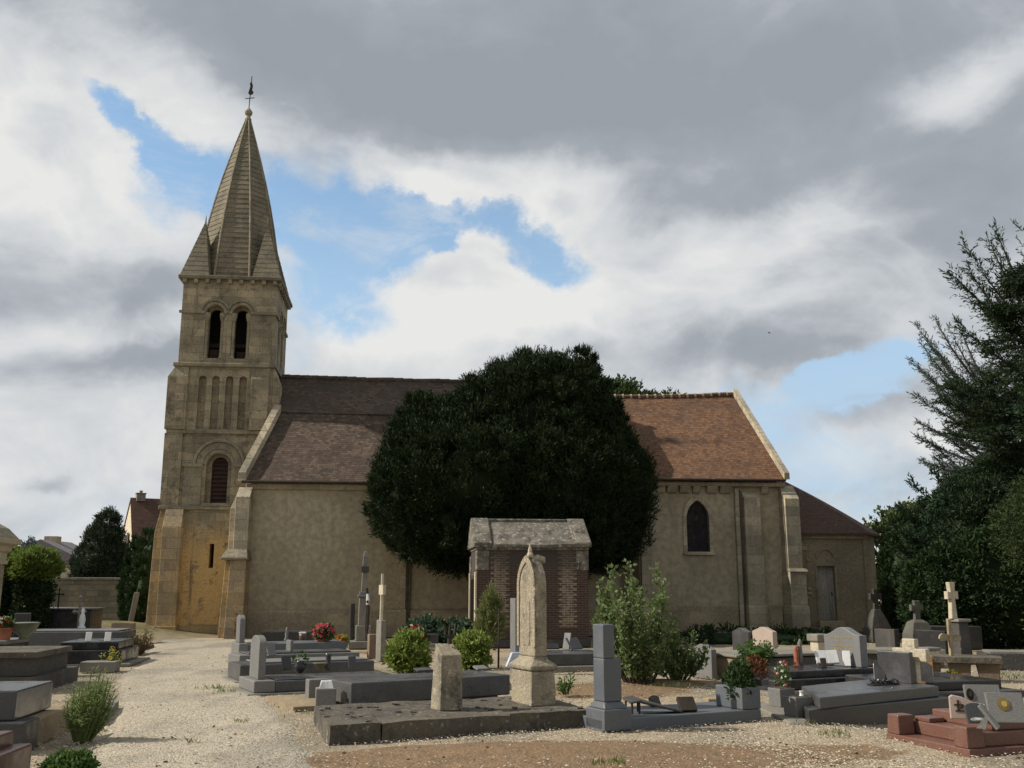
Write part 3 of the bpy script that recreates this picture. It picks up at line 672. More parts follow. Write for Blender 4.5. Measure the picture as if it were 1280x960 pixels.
# nave
NE, NM, NR, NV = 5.30, 7.95, 9.72, -1.40          # eave, break of slope, ridge; the nave front stands forward of the tower
part('nave_wall', MB().box(1.16, 14.2, NV, 5.0, 0, 5.22), M['render'])
g = MB(); q = [(1.16,NV,5.2),(1.90,-.02,5.2),(1.90,-.02,7.9)]; g.add(q+[(a+.06,b,c) for a, b, c in q], [(0,1,2),(3,5,4),(0,2,5,3),(1,4,5,2),(0,3,4,1)])
part('nave_gable', g, M['tower'])
part('wall_plate', MB().box(1.2, 14.2, NV-.11, NV-.001, 5.02, 5.23), M['plinth'], bevel=.03)
part('plinth', MB().box(1.46, 6.07, NV-.09, NV-.001, 0, .90).box(6.85, 14.2, NV-.09, NV-.001, 0, .90), M['plinth'], bevel=.02)
y0 = NV-.002
g = MB().box(6.08, 6.84, NV-.33, y0, 0, .93).box(6.12, 6.80, NV-.27, y0, .93, 4.8).hexa([(6.12,NV-.27,4.8),(6.80,NV-.27,4.8),(6.80,y0,4.8),(6.12,y0,4.8),(6.12,NV-.03,5.0),(6.80,NV-.03,5.0),(6.80,y0,5.0),(6.12,y0,5.0)])
part('buttress', g, M['plinth'], bevel=.015)
g = MB(); g.tube([(6.93,NV-.08,.0),(6.93,NV-.08,5.0)], .05, 8); part('drainpipe_or_groove', g, M['lead'])
def roof(name, pts, nu, nv, m, sag=.05, th=.10, amp=.018, seed=0):
    """pts: eave left, eave right, ridge right, ridge left; the sheet sags between its ends"""
    a, b, c, d = [Vector(p) for p in pts]; vs = []; fs = []
    nrm = (b-a).cross(d-a).normalized()
    for j in range(nv+1):
        t = j/nv
        for i in range(nu+1):
            s = i/nu; p = (a*(1-s)+b*s)*(1-t)+(d*(1-s)+c*s)*t
            p = p+nrm*(mn.noise(Vector((p.x*.7+seed, p.z*.7, seed)))*amp*1.6+mn.noise(Vector((p.x*2.6, p.z*2.6+seed, 2)))*amp-sag*math.sin(PI*s)*(.4+.6*math.sin(PI*t*.8+.3)))
            vs.append(tuple(p))
    for j in range(nv):
        for i in range(nu):
            k = j*(nu+1)+i; fs.append((k, k+1, k+nu+2, k+nu+1))
    me = bpy.data.meshes.new(name); me.from_pydata(vs, [], fs); me.materials.append(m)
    o = bpy.data.objects.new(name, me); C.objects.link(o); o.parent = CH
    s = o.modifiers.new('solid', 'SOLIDIFY'); s.thickness = th; s.offset = -1
    return o
roof('nave_roof', [(1.06,NV-.28,NE),(14.2,NV-.28,NE+.02),(14.2,-.05,NM),(1.95,-.05,NM)], 90, 20, M['roof_mid'], .06)
roof('nave_roof', [(1.74,-.06,NM+.06),(14.2,-.06,NM+.06),(14.2,1.76,NR),(1.74,1.76,NR-.02)], 90, 16, M['roof_old'], .05, seed=2)
roof('nave_roof', [(14.2,5.2,NE+.6),(.9,5.2,NE+.6),(1.74,1.76,NR-.02),(14.2,1.76,NR)], 30, 10, M['roof_old'], .05)
def ridge(name, a, b, m, r=.09, step=.36, mortar=False):
    g = MB(); a, b = Vector(a), Vector(b); n = int((b-a).length/step)
    for i in range(n):
        p = a.lerp(b, i/n); q = a.lerp(b, (i+1.06)/n); dz = mn.noise(Vector((i*.4, 1, 2)))*.02-.06*math.sin(PI*i/n)
        g.tube([(p.x,p.y,p.z+dz),(q.x,q.y,q.z+dz+.0)], [r, r*1.12], 8)
    part(name, g, m)
    if mortar:
        g = MB()
        for i in range(1, n):
            p = a.lerp(b, i/n); g.tube([(p.x-.035,p.y,p.z-.06*math.sin(PI*i/n)),(p.x+.035,p.y,p.z-.06*math.sin(PI*i/n)+.004)], r*1.28, 8)
        part('ridge_mortar', g, CREAM)
ridge('ridge_tiles', (1.76,1.76,NR+.0), (14.2,1.76,NR+.02), M['roof_old'])
def coping(a, b, w, h, nseg, m, dirx):
    g = MB(); a, b = Vector(a), Vector(b)
    for i in range(nseg):
        p = a.lerp(b, i/nseg); q = a.lerp(b, (i+.985)/nseg); j = mn.noise(Vector((i*1.7, 3, 1)))*.02
        g.hexa([(p.x-w/2,p.y,p.z-.1),(p.x+w/2,p.y,p.z-.1),(q.x+w/2,q.y,q.z-.1),(q.x-w/2,q.y,q.z-.1),(p.x-w/2+j,p.y,p.z+h),(p.x+w/2+j,p.y,p.z+h),(q.x+w/2+j,q.y,q.z+h),(q.x-w/2+j,q.y,q.z+h)])
    return part('gable_coping', g, m, bevel=.015)
coping((1.08,NV-.30,NE+.06), (1.98,-.08,NM+.12), .26, .22, 5, M['quoin'], 1)
g = MB(); g.tube([(1.1,NV-.36,NE-.05),(14.2,NV-.36,NE-.03)], .055, 8); part('gutter', g, M['iron'])
# corner buttress of the nave, two steps
b0, b1, b2, b3 = NV-.70, NV-.30, NV-.002, NV+.19
g = MB().box(.98, 1.45, b0, b2, 2.90, 4.70).hexa([(.98,b0,4.70),(1.45,b0,4.70),(1.45,b2,4.70),(.98,b2,4.70),(.98,NV-.11,5.08),(1.45,NV-.11,5.08),(1.45,b2,5.08),(.98,b2,5.08)])
g.box(.75, .979, b1, b3, 2.90, 4.32).hexa([(.75,b1,4.32),(.979,b1,4.32),(.979,b3,4.32),(.75,b3,4.32),(.92,b1+.15,4.82),(.979,b1+.15,4.82),(.979,b3,4.82),(.92,b3,4.82)])
part('buttress', g, M['quoin'], bevel=.015)
g = MB().hexa([(.88,b0-.33,0),(1.48,b0-.33,0),(1.48,b2,0),(.88,b2,0),(.94,b0-.17,2.58),(1.46,b0-.17,2.58),(1.46,b2,2.58),(.94,b2,2.58)])
g.hexa([(.61,b1-.25,0),(.88,b1-.25,0),(.88,b3,0),(.61,b3,0),(.71,b1-.15,2.58),(.94,b1-.15,2.58),(.94,b3,2.58),(.71,b3,2.58)])
part('buttress', g, M['ochre'], bevel=.015)
g = MB().hexa([(x, y, z) for z in (2.58,2.66) for x, y in ((.63,b0-.27),(1.53,b0-.27),(1.53,b2-.002),(.63,b2-.002))])
g.hexa([(.65,b0-.25,2.66),(1.51,b0-.25,2.66),(1.51,b2-.004,2.66),(.65,b2-.004,2.66),(.79,b0,2.94),(1.45,b0,2.94),(1.45,b2-.004,2.94),(.79,b2-.004,2.94)])
part('weathering', g, M['trim'], bevel=.02)

# chancel
CE = 5.68
mb = MB(); wx, wr = 17.70, .43
def lancet(cx, r, z, k=1.75, n=9):      # right springing -> apex -> left springing
    cR = cx+r-r*k; Rr = r*k; a1 = math.acos((cx-cR)/Rr)
    rt = [(cR+Rr*math.cos(a1*i/n), z+Rr*math.sin(a1*i/n)) for i in range(n+1)]
    return rt+[(2*cx-x, y) for x, y in rt[::-1][1:]]
LZ, LS = 4.22, 2.98
def lpierce(mb, x0, x1, z0, z1, cx, r, v0, v1):
    mb.prism([(x0,z0),(cx-r,z0),(cx-r,z1),(x0,z1)], v0, v1); mb.prism([(cx+r,z0),(x1,z0),(x1,z1),(cx+r,z1)], v0, v1)
    mb.prism([(cx-r,z0),(cx+r,z0),(cx+r,LS),(cx-r,LS)], v0, v1)
    mb.prism([(cx+r,LZ),(cx+r,z1),(cx-r,z1),(cx-r,LZ)]+lancet(cx, r, LZ)[::-1][1:-1], v0, v1)
lpierce(mb, 15.43, 21.1, 0, 5.55, wx, wr, -.05, .35)
mb.box(15.43, 21.1, .351, 6.3, 0, 5.55)
part('chancel_wall', mb, M['render'])
g = MB(); o_, i_ = lancet(wx, wr+.15, LZ, 1.75, 9), lancet(wx, wr+.0, LZ, 1.75, 9)
for k in range(len(o_)-1): g.prism([i_[k], o_[k], o_[k+1], i_[k+1]], -.095, .10)
g.prism([(wx+wr,LS),(wx+wr+.15,LS),(wx+wr+.15,LZ),(wx+wr,LZ)], -.095, .10); g.prism([(wx-wr-.15,LS),(wx-wr,LS),(wx-wr,LZ),(wx-wr-.15,LZ)], -.095, .10)
lw = part('lancet_window', g, M['quoin'], bevel=.01)
MB().box(wx-wr-.17, wx+wr+.17, -.14, .2, LS-.12, LS).build('sill', M['quoin'], lw, .012)
def glass_mat():
    m, nt, p = newmat('leaded_stained_glass'); o = coords(nt); uv, s = facade_uv(nt, o)
    v = nn(nt, 'ShaderNodeTexVoronoi', {'Vector': uv, 'Scale': 7.0}); w = nn(nt, 'ShaderNodeTexVoronoi', {'Vector': uv, 'Scale': 7.0}, feature='DISTANCE_TO_EDGE')
    cr = nn(nt, 'ShaderNodeValToRGB', {'Fac': nn(nt, 'ShaderNodeSeparateColor', {0: v.outputs['Color']}).outputs[0]}); e = cr.color_ramp.elements
    e[0].color = (.012,.013,.018,1); e[1].color = (.03,.028,.032,1)
    for pos, c in ((.3,(.02,.022,.035,1)),(.55,(.035,.03,.028,1)),(.7,(.028,.016,.018,1)),(.9,(.055,.05,.045,1))): e.new(pos).color = c
    setin(nt, p, 'Base Color', mixc(nt, ramp(nt, w.outputs[0], .015, .04), (.008,.008,.008), cr.outputs[0])); setin(nt, p, 'Roughness', .55); p.inputs['Specular IOR Level'].default_value = .15
    return m
GL = glass_mat()
MB().prism([(wx-wr,LS),(wx+wr,LS)]+lancet(wx, wr, LZ), .12, .15).build('glass', GL, lw)
g = MB()
for x in (wx-.15, wx+.15): g.box(x-.008, x+.008, .10, .118, LS, LZ+.45)
for i in range(6): g.box(wx-wr, wx+wr, .10, .117, LS+.25+i*.26, LS+.265+i*.26)
g.build('glazing_bars', M['iron'], lw)
part('plinth', MB().box(16.02, 19.1, -.16, -.051, 0, 1.02, (0,0,.0,0)).box(20.08, 20.8, -.16, -.051, 0, 1.02), M['plinth'], bevel=.03)
for a, b in ((16.14,16.44),(16.54,16.92),(17.02,17.40),(17.52,17.80),(18.06,18.46),(18.58,19.02),(20.2,20.45)):
    g = MB().hexa([(a,-.16,5.2),(b,-.16,5.2),(b,-.051,5.14),(a,-.051,5.14),(a,-.30,5.42),(b,-.30,5.42),(b,-.051,5.42),(a,-.051,5.42)]); part('corbel', g, M['quoin'], bevel=.02)
part('wall_plate', MB().box(15.45, 21.12, -.28, -.052, 5.425, 5.58), M['plinth'], bevel=.02)
def butt(x0, x1, d, steps, m, cap=.45):
    g = MB(); 
    for k, (z0, z1, dd, e) in enumerate(steps):
        g.box(x0-e, x1+e, -dd, -.053, z0, z1)
        nx = steps[k+1][2] if k+1 < len(steps) else .12
        g.hexa([(x0-e,-dd,z1),(x1+e,-dd,z1),(x1+e,-.053,z1),(x0-e,-.053,z1),(x0,-nx,z1+cap*.6),(x1,-nx,z1+cap*.6),(x1,-.053,z1+cap*.6),(x0,-.053,z1+cap*.6)]) if k == len(steps)-1 else None
    return part('buttress', g, m, bevel=.015)
butt(15.44, 16.0, .4, [(0,1.0,.42,.03),(1.0,5.05,.36,0)], M['quoin'])
butt(19.44, 20.06, .4, [(0,1.05,.46,.04),(1.05,2.9,.42,.02),(2.9,4.95,.36,0)], M['quoin'])
butt(20.90, 21.46, .7, [(0,1.0,.95,.06),(1.0,2.28,.88,.03),(2.28,4.95,.70,0)], M['quoin'], .9)
part('weathering', MB().box(20.84, 21.56, -.98, -.70, 2.24, 2.36, (.03,.03,.16,0)), M['trim'], bevel=.02)
part('pilaster', MB().box(19.14, 19.30, -.22, -.052, 0, 5.35), M['quoin'], bevel=.02)
for u, v in ((19.37,-.10),(15.36,-.33)):  # first tube is added as the dark of the groove beside the pilaster
    g = MB(); g.tube([(u,v,0),(u,v,5.3)], .036, 8); part('drainpipe_or_groove', g, M['lead'])
roof('chancel_roof', [(13.9,-.42,CE-.04),(21.12,-.42,CE+.02),(20.42,3.0,9.62),(13.9,3.0,9.38)], 60, 30, M['roof_red'], .04, seed=4)
roof('chancel_roof', [(21.12,6.5,CE),(13.9,6.5,CE),(13.9,3.0,9.38),(20.42,3.0,9.62)], 20, 10, M['roof_red'], .03, seed=5)
ridge('ridge_tiles', (13.9,3.0,9.41), (20.4,3.0,9.65), M['roof_red'], .09, .34, True)
g = MB(); g.add([(20.9,-.05,5.55),(20.9,6.3,5.55),(20.3,3.0,9.45),(21.1,-.05,5.55),(21.1,6.3,5.55),(20.5,3.0,9.45)], [(0,1,2),(3,5,4),(0,2,5,3),(1,4,5,2),(0,3,4,1)])
part('chancel_gable', g, M['quoin'])
coping((21.12,-.48,CE+.1), (20.42,3.0,9.72), .22, .16, 11, M['quoin'], 1)
g = MB(); g.tube([(15.0,-.48,CE-.05),(21.0,-.48,CE-.03)], .05, 8); part('gutter', g, M['iron'])
# sacristy at the east end
SE = 3.68
poly = [(21.1,.02),(24.38,.02),(24.88,.55),(24.88,4.4),(24.38,4.95),(21.1,4.95)]
mb = MB(); DX0, DX1, DZ0, DZ1 = 22.28, 22.98, .46, 2.46
mb.prism([(21.1,0),(DX0,0),(DX0,SE),(21.1,SE)], .02, .3); mb.prism([(DX1,0),(24.38,0),(24.38,SE),(DX1,SE)], .02, .3)
mb.prism([(DX0,0),(DX1,0),(DX1,DZ0),(DX0,DZ0)], .02, .3); mb.prism([(DX1,DZ1),(DX1,SE),(DX0,SE),(DX0,DZ1)], .02, .3)
mb.loft([[(x,y,0) for x,y in [(21.1,.301),(24.38,.301),(24.381,.021)]+poly[2:]],[(x,y,SE) for x,y in [(21.1,.301),(24.38,.301),(24.381,.021)]+poly[2:]]])
M['sac'] = stone('patched_sacristy_wall', (.29,.24,.165), (.225,.19,.135), .7, .93, .6, lichen=((.36,.31,.22), .60, 3.5), dark=((.12,.105,.08), .56, .6), jitter=False, drips=((.17,.145,.105), .5))
part('sacristy_wall', mb, M['sac'])
g = MB()
for i in range(11):
    z = 1.2+rnd.random()*.9 if i < 6 else 2.6+rnd.random()*.8; x = 21.5+rnd.random()*.45; w = .12+rnd.random()*.14
    g.box(x, x+w, -.015, .018, z, z+.10)
part('exposed_stone', g, M['quoin'], bevel=.012)
g = MB(); archring(g, (DX0+DX1)/2+.02, .30, .40, 2.78, -.02, .018, n=10); g.box(DX0-.06, DX1+.02, -.03, .018, 2.47, 2.56); part('door_arch', g, M['sac'])
dr = part('door', MB().box(DX0+.01, DX1-.01, .17, .22, DZ0, DZ1), M['door'])
g = MB()
for i in range(7): x = DX0+.02+i*.096; g.box(x, x+.088, .155, .169, DZ0+.02, DZ1-.01)
g.build('boards', M['door'], dr)
MB().box(DX1-.13, DX1-.10, .12, .155, 1.35, 1.5).build('handle', M['iron'], dr)
part('door_frame', MB().box(DX0-.07, DX0-.001, -.01, .2, DZ0, DZ1).box(DX1+.001, DX1+.07, -.01, .2, DZ0, DZ1), M['trim'])
part('door_step', MB().box(DX0-.35, DX1+.35, -.62, .018, 0, .22, (.02,.02,.02,0)).box(DX0-.12, DX1+.12, -.3, .017, .221, .44), M['plinth'], bevel=.02)
part('wall_plate', MB().box(21.5, 24.37, -.06, .018, 3.5, 3.66), M['plinth'])
part('buttress', MB().box(24.16, 24.36, -.03, .018, 0, 3.55), M['sac'], bevel=.01)
e = .24; ap = Vector((21.1, 2.5, 6.45))
P2 = [(21.1,.02-e),(24.43,.02-e),(24.88+e,.5),(24.88+e,4.45),(24.43,4.95+e),(21.1,4.95+e)]
g = MB()
for (ax, ay), (bx, by) in zip(P2, P2[1:]):
    n = 10
    for k in range(n):
        t0, t1 = k/n, (k+1)/n
        f = lambda x, y, t: tuple(Vector((x, y, SE+.02)).lerp(ap, t)+Vector((0,0,.10*math.sin(PI*t))))
        if k < n-1: g.add([f(ax,ay,t0), f(bx,by,t0), f(bx,by,t1), f(ax,ay,t1)], [(0,1,2,3)])
        else: g.add([f(ax,ay,t0), f(bx,by,t0), tuple(ap)], [(0,1,2)])
        if k == 0: g.add([f(ax,ay,0), f(bx,by,0), (bx,by,SE-.06), (ax,ay,SE-.06)], [(0,3,2,1)])
g.add([(x,y,SE-.06) for x,y in P2], [tuple(range(5,-1,-1))])
part('sacristy_roof', g, M['roof_dull'])
#PART3
# ------------------------------------------------------------------ brick mausoleum
def brick_mat():
    m, nt, p = newmat('dark_brick_with_pale_strips'); o = coords(nt); uv, s = facade_uv(nt, o)
    bt = nn(nt, 'ShaderNodeTexBrick', {'Vector': uv, 'Color1': (.046,.027,.022), 'Color2': (.078,.041,.031), 'Mortar': (.13,.105,.08), 'Scale': 1.0, 'Mortar Size': .009, 'Mortar Smooth': .4, 'Brick Width': .21, 'Row Height': .066})
    row = math_(nt, 'FRACT', math_(nt, 'DIVIDE', s[2], .15))
    tooth = math_(nt, 'MULTIPLY', math_(nt, 'GREATER_THAN', row, .5), .10)
    msk = None
    for c in (.66, 2.62):
        q = math_(nt, 'LESS_THAN', math_(nt, 'ABSOLUTE', math_(nt, 'SUBTRACT', s[0], c)), math_(nt, 'ADD', .17, tooth))
        msk = q if msk is None else math_(nt, 'MAXIMUM', msk, q)
    msk = math_(nt, 'MULTIPLY', msk, math_(nt, 'GREATER_THAN', s[2], .55))
    pale = mixc(nt, bt.outputs[1], mixc(nt, ramp(nt, noise(nt, o, 5, 5), .4, .6), (.10,.068,.05), (.23,.17,.12)), (.40,.35,.26))
    col = mixc(nt, math_(nt, 'MULTIPLY', msk, .9), bt.outputs[0], pale)
    col = mixc(nt, ramp(nt, math_(nt, 'ADD', s[2], math_(nt, 'MULTIPLY', noise(nt, o, 1.5, 7, .7), 1.4)), 2.4, 3.4, 0, .8), col, (.05,.044,.038))
    col = mixc(nt, ramp(nt, noise(nt, o, 26, 4, .7), .62, .68, 0, .6), col, (.30,.28,.23))
    col = mixc(nt, ramp(nt, s[2], .1, .8, .6, 0), col, (.05,.035,.03))
    setin(nt, p, 'Base Color', col); setin(nt, p, 'Roughness', .92); bump(nt, p, math_(nt, 'SUBTRACT', 1.0, bt.outputs[1]), .5, .015)
    return m
BRICK = brick_mat()
MCAP = stone('lichened_capstone', (.22,.20,.16), (.12,.11,.09), 2.5, .95, 1.0, lichen=((.42,.40,.34), .54, 9), dark=((.05,.046,.04), .5, .8))
t = thing('burial_vault', 'small dark brick burial vault with a lichened stone gabled roof', 'burial vault', (-1.0, 28.9, 0), 7)
W, Dp = 3.22, 2.2
box(.0, W, .0, Dp, 0, 2.72).build('wall', BRICK, t, .01)
box(-.05, W+.05, -.05, Dp+.05, 0, .22).build('plinth', DARKST, t, .02)
for x0, x1 in ((-.04,.36),(W-.36,W+.04)):
    box(x0, x1, Dp-.3, Dp+.05, 2.1, 2.6).build('corner_stone', MCAP, t, .03); MB().box(x0+.015, x1-.015, -.02, .3, 2.15, 2.715).build('corner_stone', MCAP, t, .03)
box(-.03, W+.03, -.05, Dp+.05, 2.722, 2.83).build('cornice', MCAP, t, .03)
g = MB(); g.prism([(-.14,2.80),(Dp+.14,2.80),(Dp+.14,2.88),(Dp/2+.06,3.63),(Dp/2-.06,3.63),(-.14,2.88)], .42, W-.42, lambda u, v, w: (v, u, w)); rf = g.build('roof', MCAP, t); rough_up(rf, 6, .03)
for x0, x1 in ((-.10,.419),(W-.419,W+.10)):
    g = MB(); g.prism([(-.15,2.80),(Dp+.15,2.80),(Dp+.15,2.93),(Dp/2+.08,3.70),(Dp/2-.08,3.70),(-.15,2.93)], x0, x1, lambda u, v, w: (v, u, w)); o = g.build('gable_stone', MCAP, t, .03)
box(.42, W-.42, Dp/2-.14, Dp/2+.14, 3.52, 3.68).build('ridge_stone', MCAP, t, .03)
MB().box(-.055, -.001, -.02, .22, .2, 2.1).box(-.055, -.001, Dp-.22, Dp+.02, .2, 2.1).box(-.05, -.001, .22, .34, .2, 2.1).build('door_jamb', CREAM, t, .01)
dr = box(-.03, .0, .45, 1.75, .2, 2.0).build('door', M['iron'], t); 
for k in range(6): box(-.045, -.031, .55+k*.2, .58+k*.2, .3, 1.9).build('bar', M['iron'], dr)

# ------------------------------------------------------------------ graves
def slab(name, label, loc, rot, tiers, cat='tomb', group=None, bevel=.018, rough=0):
    """tiers: (x0,x1,y0,y1,z0,z1,material,part name)"""
    t = thing(name, label, cat, loc, rot, group); t.rotation_euler[0] = R(rnd.uniform(-.7, .7)); t.rotation_euler[1] = R(rnd.uniform(-.6, .6))
    for k, (x0, x1, y0, y1, z0, z1, m, pn) in enumerate(tiers):
        o = box(x0, x1, y0, y1, z0, z1).build(pn, m, None if rough else t, 0 if rough else bevel)
        if rough: rough_up(o, 5, rough, k*3.1); o.parent = t
    return t
def stele_poly(w, h, kind):
    hw = w/2
    if kind == 'round': return [(-hw,0),(hw,0)]+[(hw*math.cos(a), h-hw*.45+hw*.45*math.sin(a)) for a in [PI*i/14 for i in range(15)]]
    if kind == 'gable': return [(-hw,0),(hw,0),(hw,h*.86),(hw*.55,h*.93),(hw*.2,h),(-hw*.2,h),(-hw*.55,h*.93),(-hw,h*.86)]
    if kind == 'ogee':
        pts = [(-hw,0),(hw,0),(hw,h*.80)]
        for i in range(13):
            s = 1-2*i/12; pts.append((hw*s, h*(.80+.20*(.5+.5*math.cos(PI*min(1, abs(s)*1.05))))))
        return pts+[(-hw,h*.80)]
    if kind == 'cross':
        a = w*.19
        return [(-a,0),(a,0),(a,h*.50),(hw,h*.50),(hw,h*.78),(a,h*.78),(a,h),(-a,h),(-a,h*.78),(-hw,h*.78),(-hw,h*.50),(-a,h*.50)]
    return [(-hw,0),(hw,0),(hw,h),(-hw,h)]
def stele(name, m, parent, x, y, z, w, h, th, kind='flat', bevel=.012):
    """upright stone, broad face turned to the left of its grave"""
    g = MB(); g.prism([(y+a, z+b) for a, b in stele_poly(w, h, kind)], x-th/2, x+th/2, lambda u, v, q: (v, u, q))
    return g.build(name, m, parent, bevel)
def flowers(name, label, loc, kind, pot, potm, r, h, cols, leafm, n=120, cat='flower pot', group='flower pots on the graves', potr=.1, poth=.16):
    t = thing(name, label, cat, loc, rnd.uniform(0, 90), group)
    if pot == 'round': MB().lathe([(potr*.7,0),(potr*.95,poth*.9),(potr*1.1,poth*.9),(potr*1.1,poth),(potr*.9,poth)], n=14).build('pot', potm, t)
    elif pot == 'box': box(-potr, potr, -potr, potr, 0, poth).build('planter', potm, t, .01)
    c = np.array([0, 0, (poth if pot else 0)+h*.45])
    q = unit(RG.normal(size=(n*3,3)))*RG.uniform(.3, 1, (n*3,1))*np.array([r,r,h*.55])
    leaf_mesh('leaves', leafm, c+q, q+np.array([0,0,h*.4])+RG.normal(size=q.shape)*h*.2, r*.42, r*.2, t)
    for ci, m in enumerate(cols):
        k = n//len(cols)//4; d = unit(RG.normal(size=(k,3))+np.array([-.4,-.5,.8])); p = c+d*np.array([r,r,h*.55])
        P = np.repeat(p, 7, 0); leaf_mesh('blossoms', m, P, RG.normal(size=P.shape)+np.repeat(d, 7, 0)*.6, r*.22, r*.19, t)
    return t
PINKP = foliage('pink_petals', (.75,.08,.18), (.85,.20,.30), None, .2); REDP = foliage('red_petals', (.55,.02,.03), (.75,.06,.05), None, .2)
WHITEP = foliage('white_petals', (.7,.66,.6), (.85,.80,.75), None, .2); RUST = foliage('rusty_dead_heads', (.12,.06,.035), (.20,.095,.05), None, .2); YELP = foliage('yellow_petals', (.70,.45,.05), (.8,.6,.12), None, .2)
LEAF = foliage('mid_green_leaf', (.05,.10,.025), (.10,.17,.045)); LIME = foliage('yellow_green_leaf', (.10,.15,.03), (.25,.31,.075)); DLEAF = foliage('dark_green_leaf', (.03,.06,.022), (.06,.095,.035))
def plaque(label, loc, rot, w, h, m, tilt=20, th=.03, kind='flat', deco=None, name='plaque', stand=True, cat='plaque', group='memorial plaques on the graves'):
    t = thing(name, label, cat, loc, rot, group); c, s = math.cos(R(tilt)), math.sin(R(tilt))
    g = MB(); g.prism(stele_poly(w, h, kind), 0, th, lambda u, v, q: (u, v*c+q*s, q*c-v*s+th*s)); g.build('tablet', m, t, .006)
    if stand: g = MB(); g.hexa([(-.02,h*s*.8,0),(.02,h*s*.8,0),(.02,h*s+.06,0),(-.02,h*s+.06,0),(-.02,h*s*.6,h*c*.6),(.02,h*s*.6,h*c*.6),(.02,h*s*.6+.02,h*c*.62),(-.02,h*s*.6+.02,h*c*.62)]); g.build('foot', m, t)
    if deco:
        dm, u0, q0, rr, ry = deco; g = MB()
        for f_, d_ in ((1.0, -.008), (.78, -.014), (.45, -.022)): g.prism([(u0+rr*f_*math.cos(a), q0+ry*f_*math.sin(a)) for a in [2*PI*i/16 for i in range(16)]], d_, d_+.007 if f_ < 1 else -.001, lambda u, v, q: (u, v*c+q*s, q*c-v*s+th*s)); g.build('medallion', dm, t)
    return t

GT = 'granite tombs of the churchyard'
POL = granite('mirror_polished_granite', (.05,.053,.06), (.075,.078,.085), (.03,.03,.035), .07, dusty=.06)
# --- row to the left of the path
t = slab('brown_tomb', 'brown granite tomb corner at the lower left edge, in two steps', (-4.46, 8.75, 0), 6, [(-.6,0,0,.8,0,.385,BROWNG,'upper_block'),(.001,.17,.05,.8,0,.27,BROWNG,'lower_block')], group=GT)
t = slab('grey_tomb', 'polished grey tomb on stone base beside the feathery green plant', (-4.98, 10.70, 0), 8, [(-2.2,-.02,0,.5,-.02,.30,DGREY,'front_kerb'),(-2.2,-.04,.501,1.95,-.02,.285,TAN,'base'),(-2.2,-.16,.10,1.35,.302,.605,POL,'slab')], group=GT)
box(-1.2, -.75, .7, 1.1, .606, .66).build('ledge_stone', DGREY, t, .01)
t = slab('ledger_tomb', 'long weathered ledger tomb with mossy top and dark sides', (-7.75, 16.7, 0), 8, [(-3.6,.12,-.10,2.2,-.02,.25,DARKST,'base'),(-3.6,-.0,0,1.9,.251,.54,DARKST,'side_panel'),(-3.6,.05,-.05,1.95,.541,.63,SLAB,'top_slab')], group=GT, rough=.012)
slab('kerb_stone', 'flat pale kerb slab leading from feathery plant along the path', (-5.05, 12.9, 0), 16, [(-.34,0,0,1.9,-.03,.085,CONC,'slab')], 'kerb', rough=.008)
slab('flat_slab', 'small flat pale slab behind the feathery plant', (-7.95, 20.6, 0), 8, [(-.65,0,0,.5,0,.20,CONC,'slab')], 'grave slab', rough=.008)
t = slab('black_tomb', 'stepped black granite tomb left of the path before the tower', (-8.5, 22.4, 0), 8, [(-1.4,.22,-.12,1.9,-.02,.05,CONC,'foundation'),(-1.32,0,0,1.7,.051,.33,BLACK,'lower_step'),(-1.32,-.10,.12,1.6,.331,.50,BLACK,'upper_step')], group=GT)
t = slab('grey_tomb', 'long light grey tomb with top toned sun-bright nearest the tower on the left', (-9.75, 25.6, 0), 5, [(-2.5,.1,-.1,1.4,-.02,.12,CONC,'foundation'),(-2.45,0,0,1.3,.121,.58,GREY,'slab'),(-2.35,-.1,.1,1.2,.581,.62,PALE,'top_plate')], group=GT)  # sun reflected off the top is put into the plate's paler colour
t = slab('black_tomb', 'big black tomb with pale edges in front of the far wall', (-12.95, 31.4, 0), 4, [(-2.3,0,0,1.1,-.02,.98,BLACK,'body'),(-2.35,.05,-.05,1.15,.981,1.04,DGREY,'top_slab')], group=GT)
t = slab('low_tomb', 'pale low tomb behind the mossy ledger at the left edge', (-9.6, 19.4, 0), 8, [(-2.5,0,0,1.2,-.02,.60,DARKST,'body'),(-2.5,.05,-.05,1.25,.601,.68,PALE,'top_slab')], group=GT)
flowers('flower_pot', 'terracotta pot of red flowers at the left edge on low tomb', (-9.72, 19.6, .68), 0, 'round', TERRA, .16, .20, [REDP, WHITEP], LEAF, 160, potr=.17, poth=.22)
t = thing('urn', 'wide green glazed urn on low tomb beside red flowers', 'urn', (-9.42, 19.8, .68), 0); MB().lathe([(.10,0),(.08,.06),(.20,.16),(.26,.30),(.29,.31),(.24,.32)], n=16).build('bowl', plain('green_glaze', (.14,.17,.11), .4), t, smooth=True)
t = thing('headstone', 'narrow black headstone standing behind the mossy ledger tomb', 'headstone', (-10.72, 22.0, 0), 6, 'headstones'); box(-.0, .30, 0, .16, 0, 1.12).build('stele', BLACK, t, .02); box(-.08, .38, -.06, .3, 0, .3).build('base', DGREY, t, .02)
t = thing('headstone', 'small pale headstone leaning beside the dark clipped cypress', 'headstone', (-14.25, 38.2, .35), 10, 'headstones'); o = box(-.05, .05, -.3, .3, 0, 1.15).build('stele', PALE, t, .02); o.rotation_euler = (0, R(8), 0)
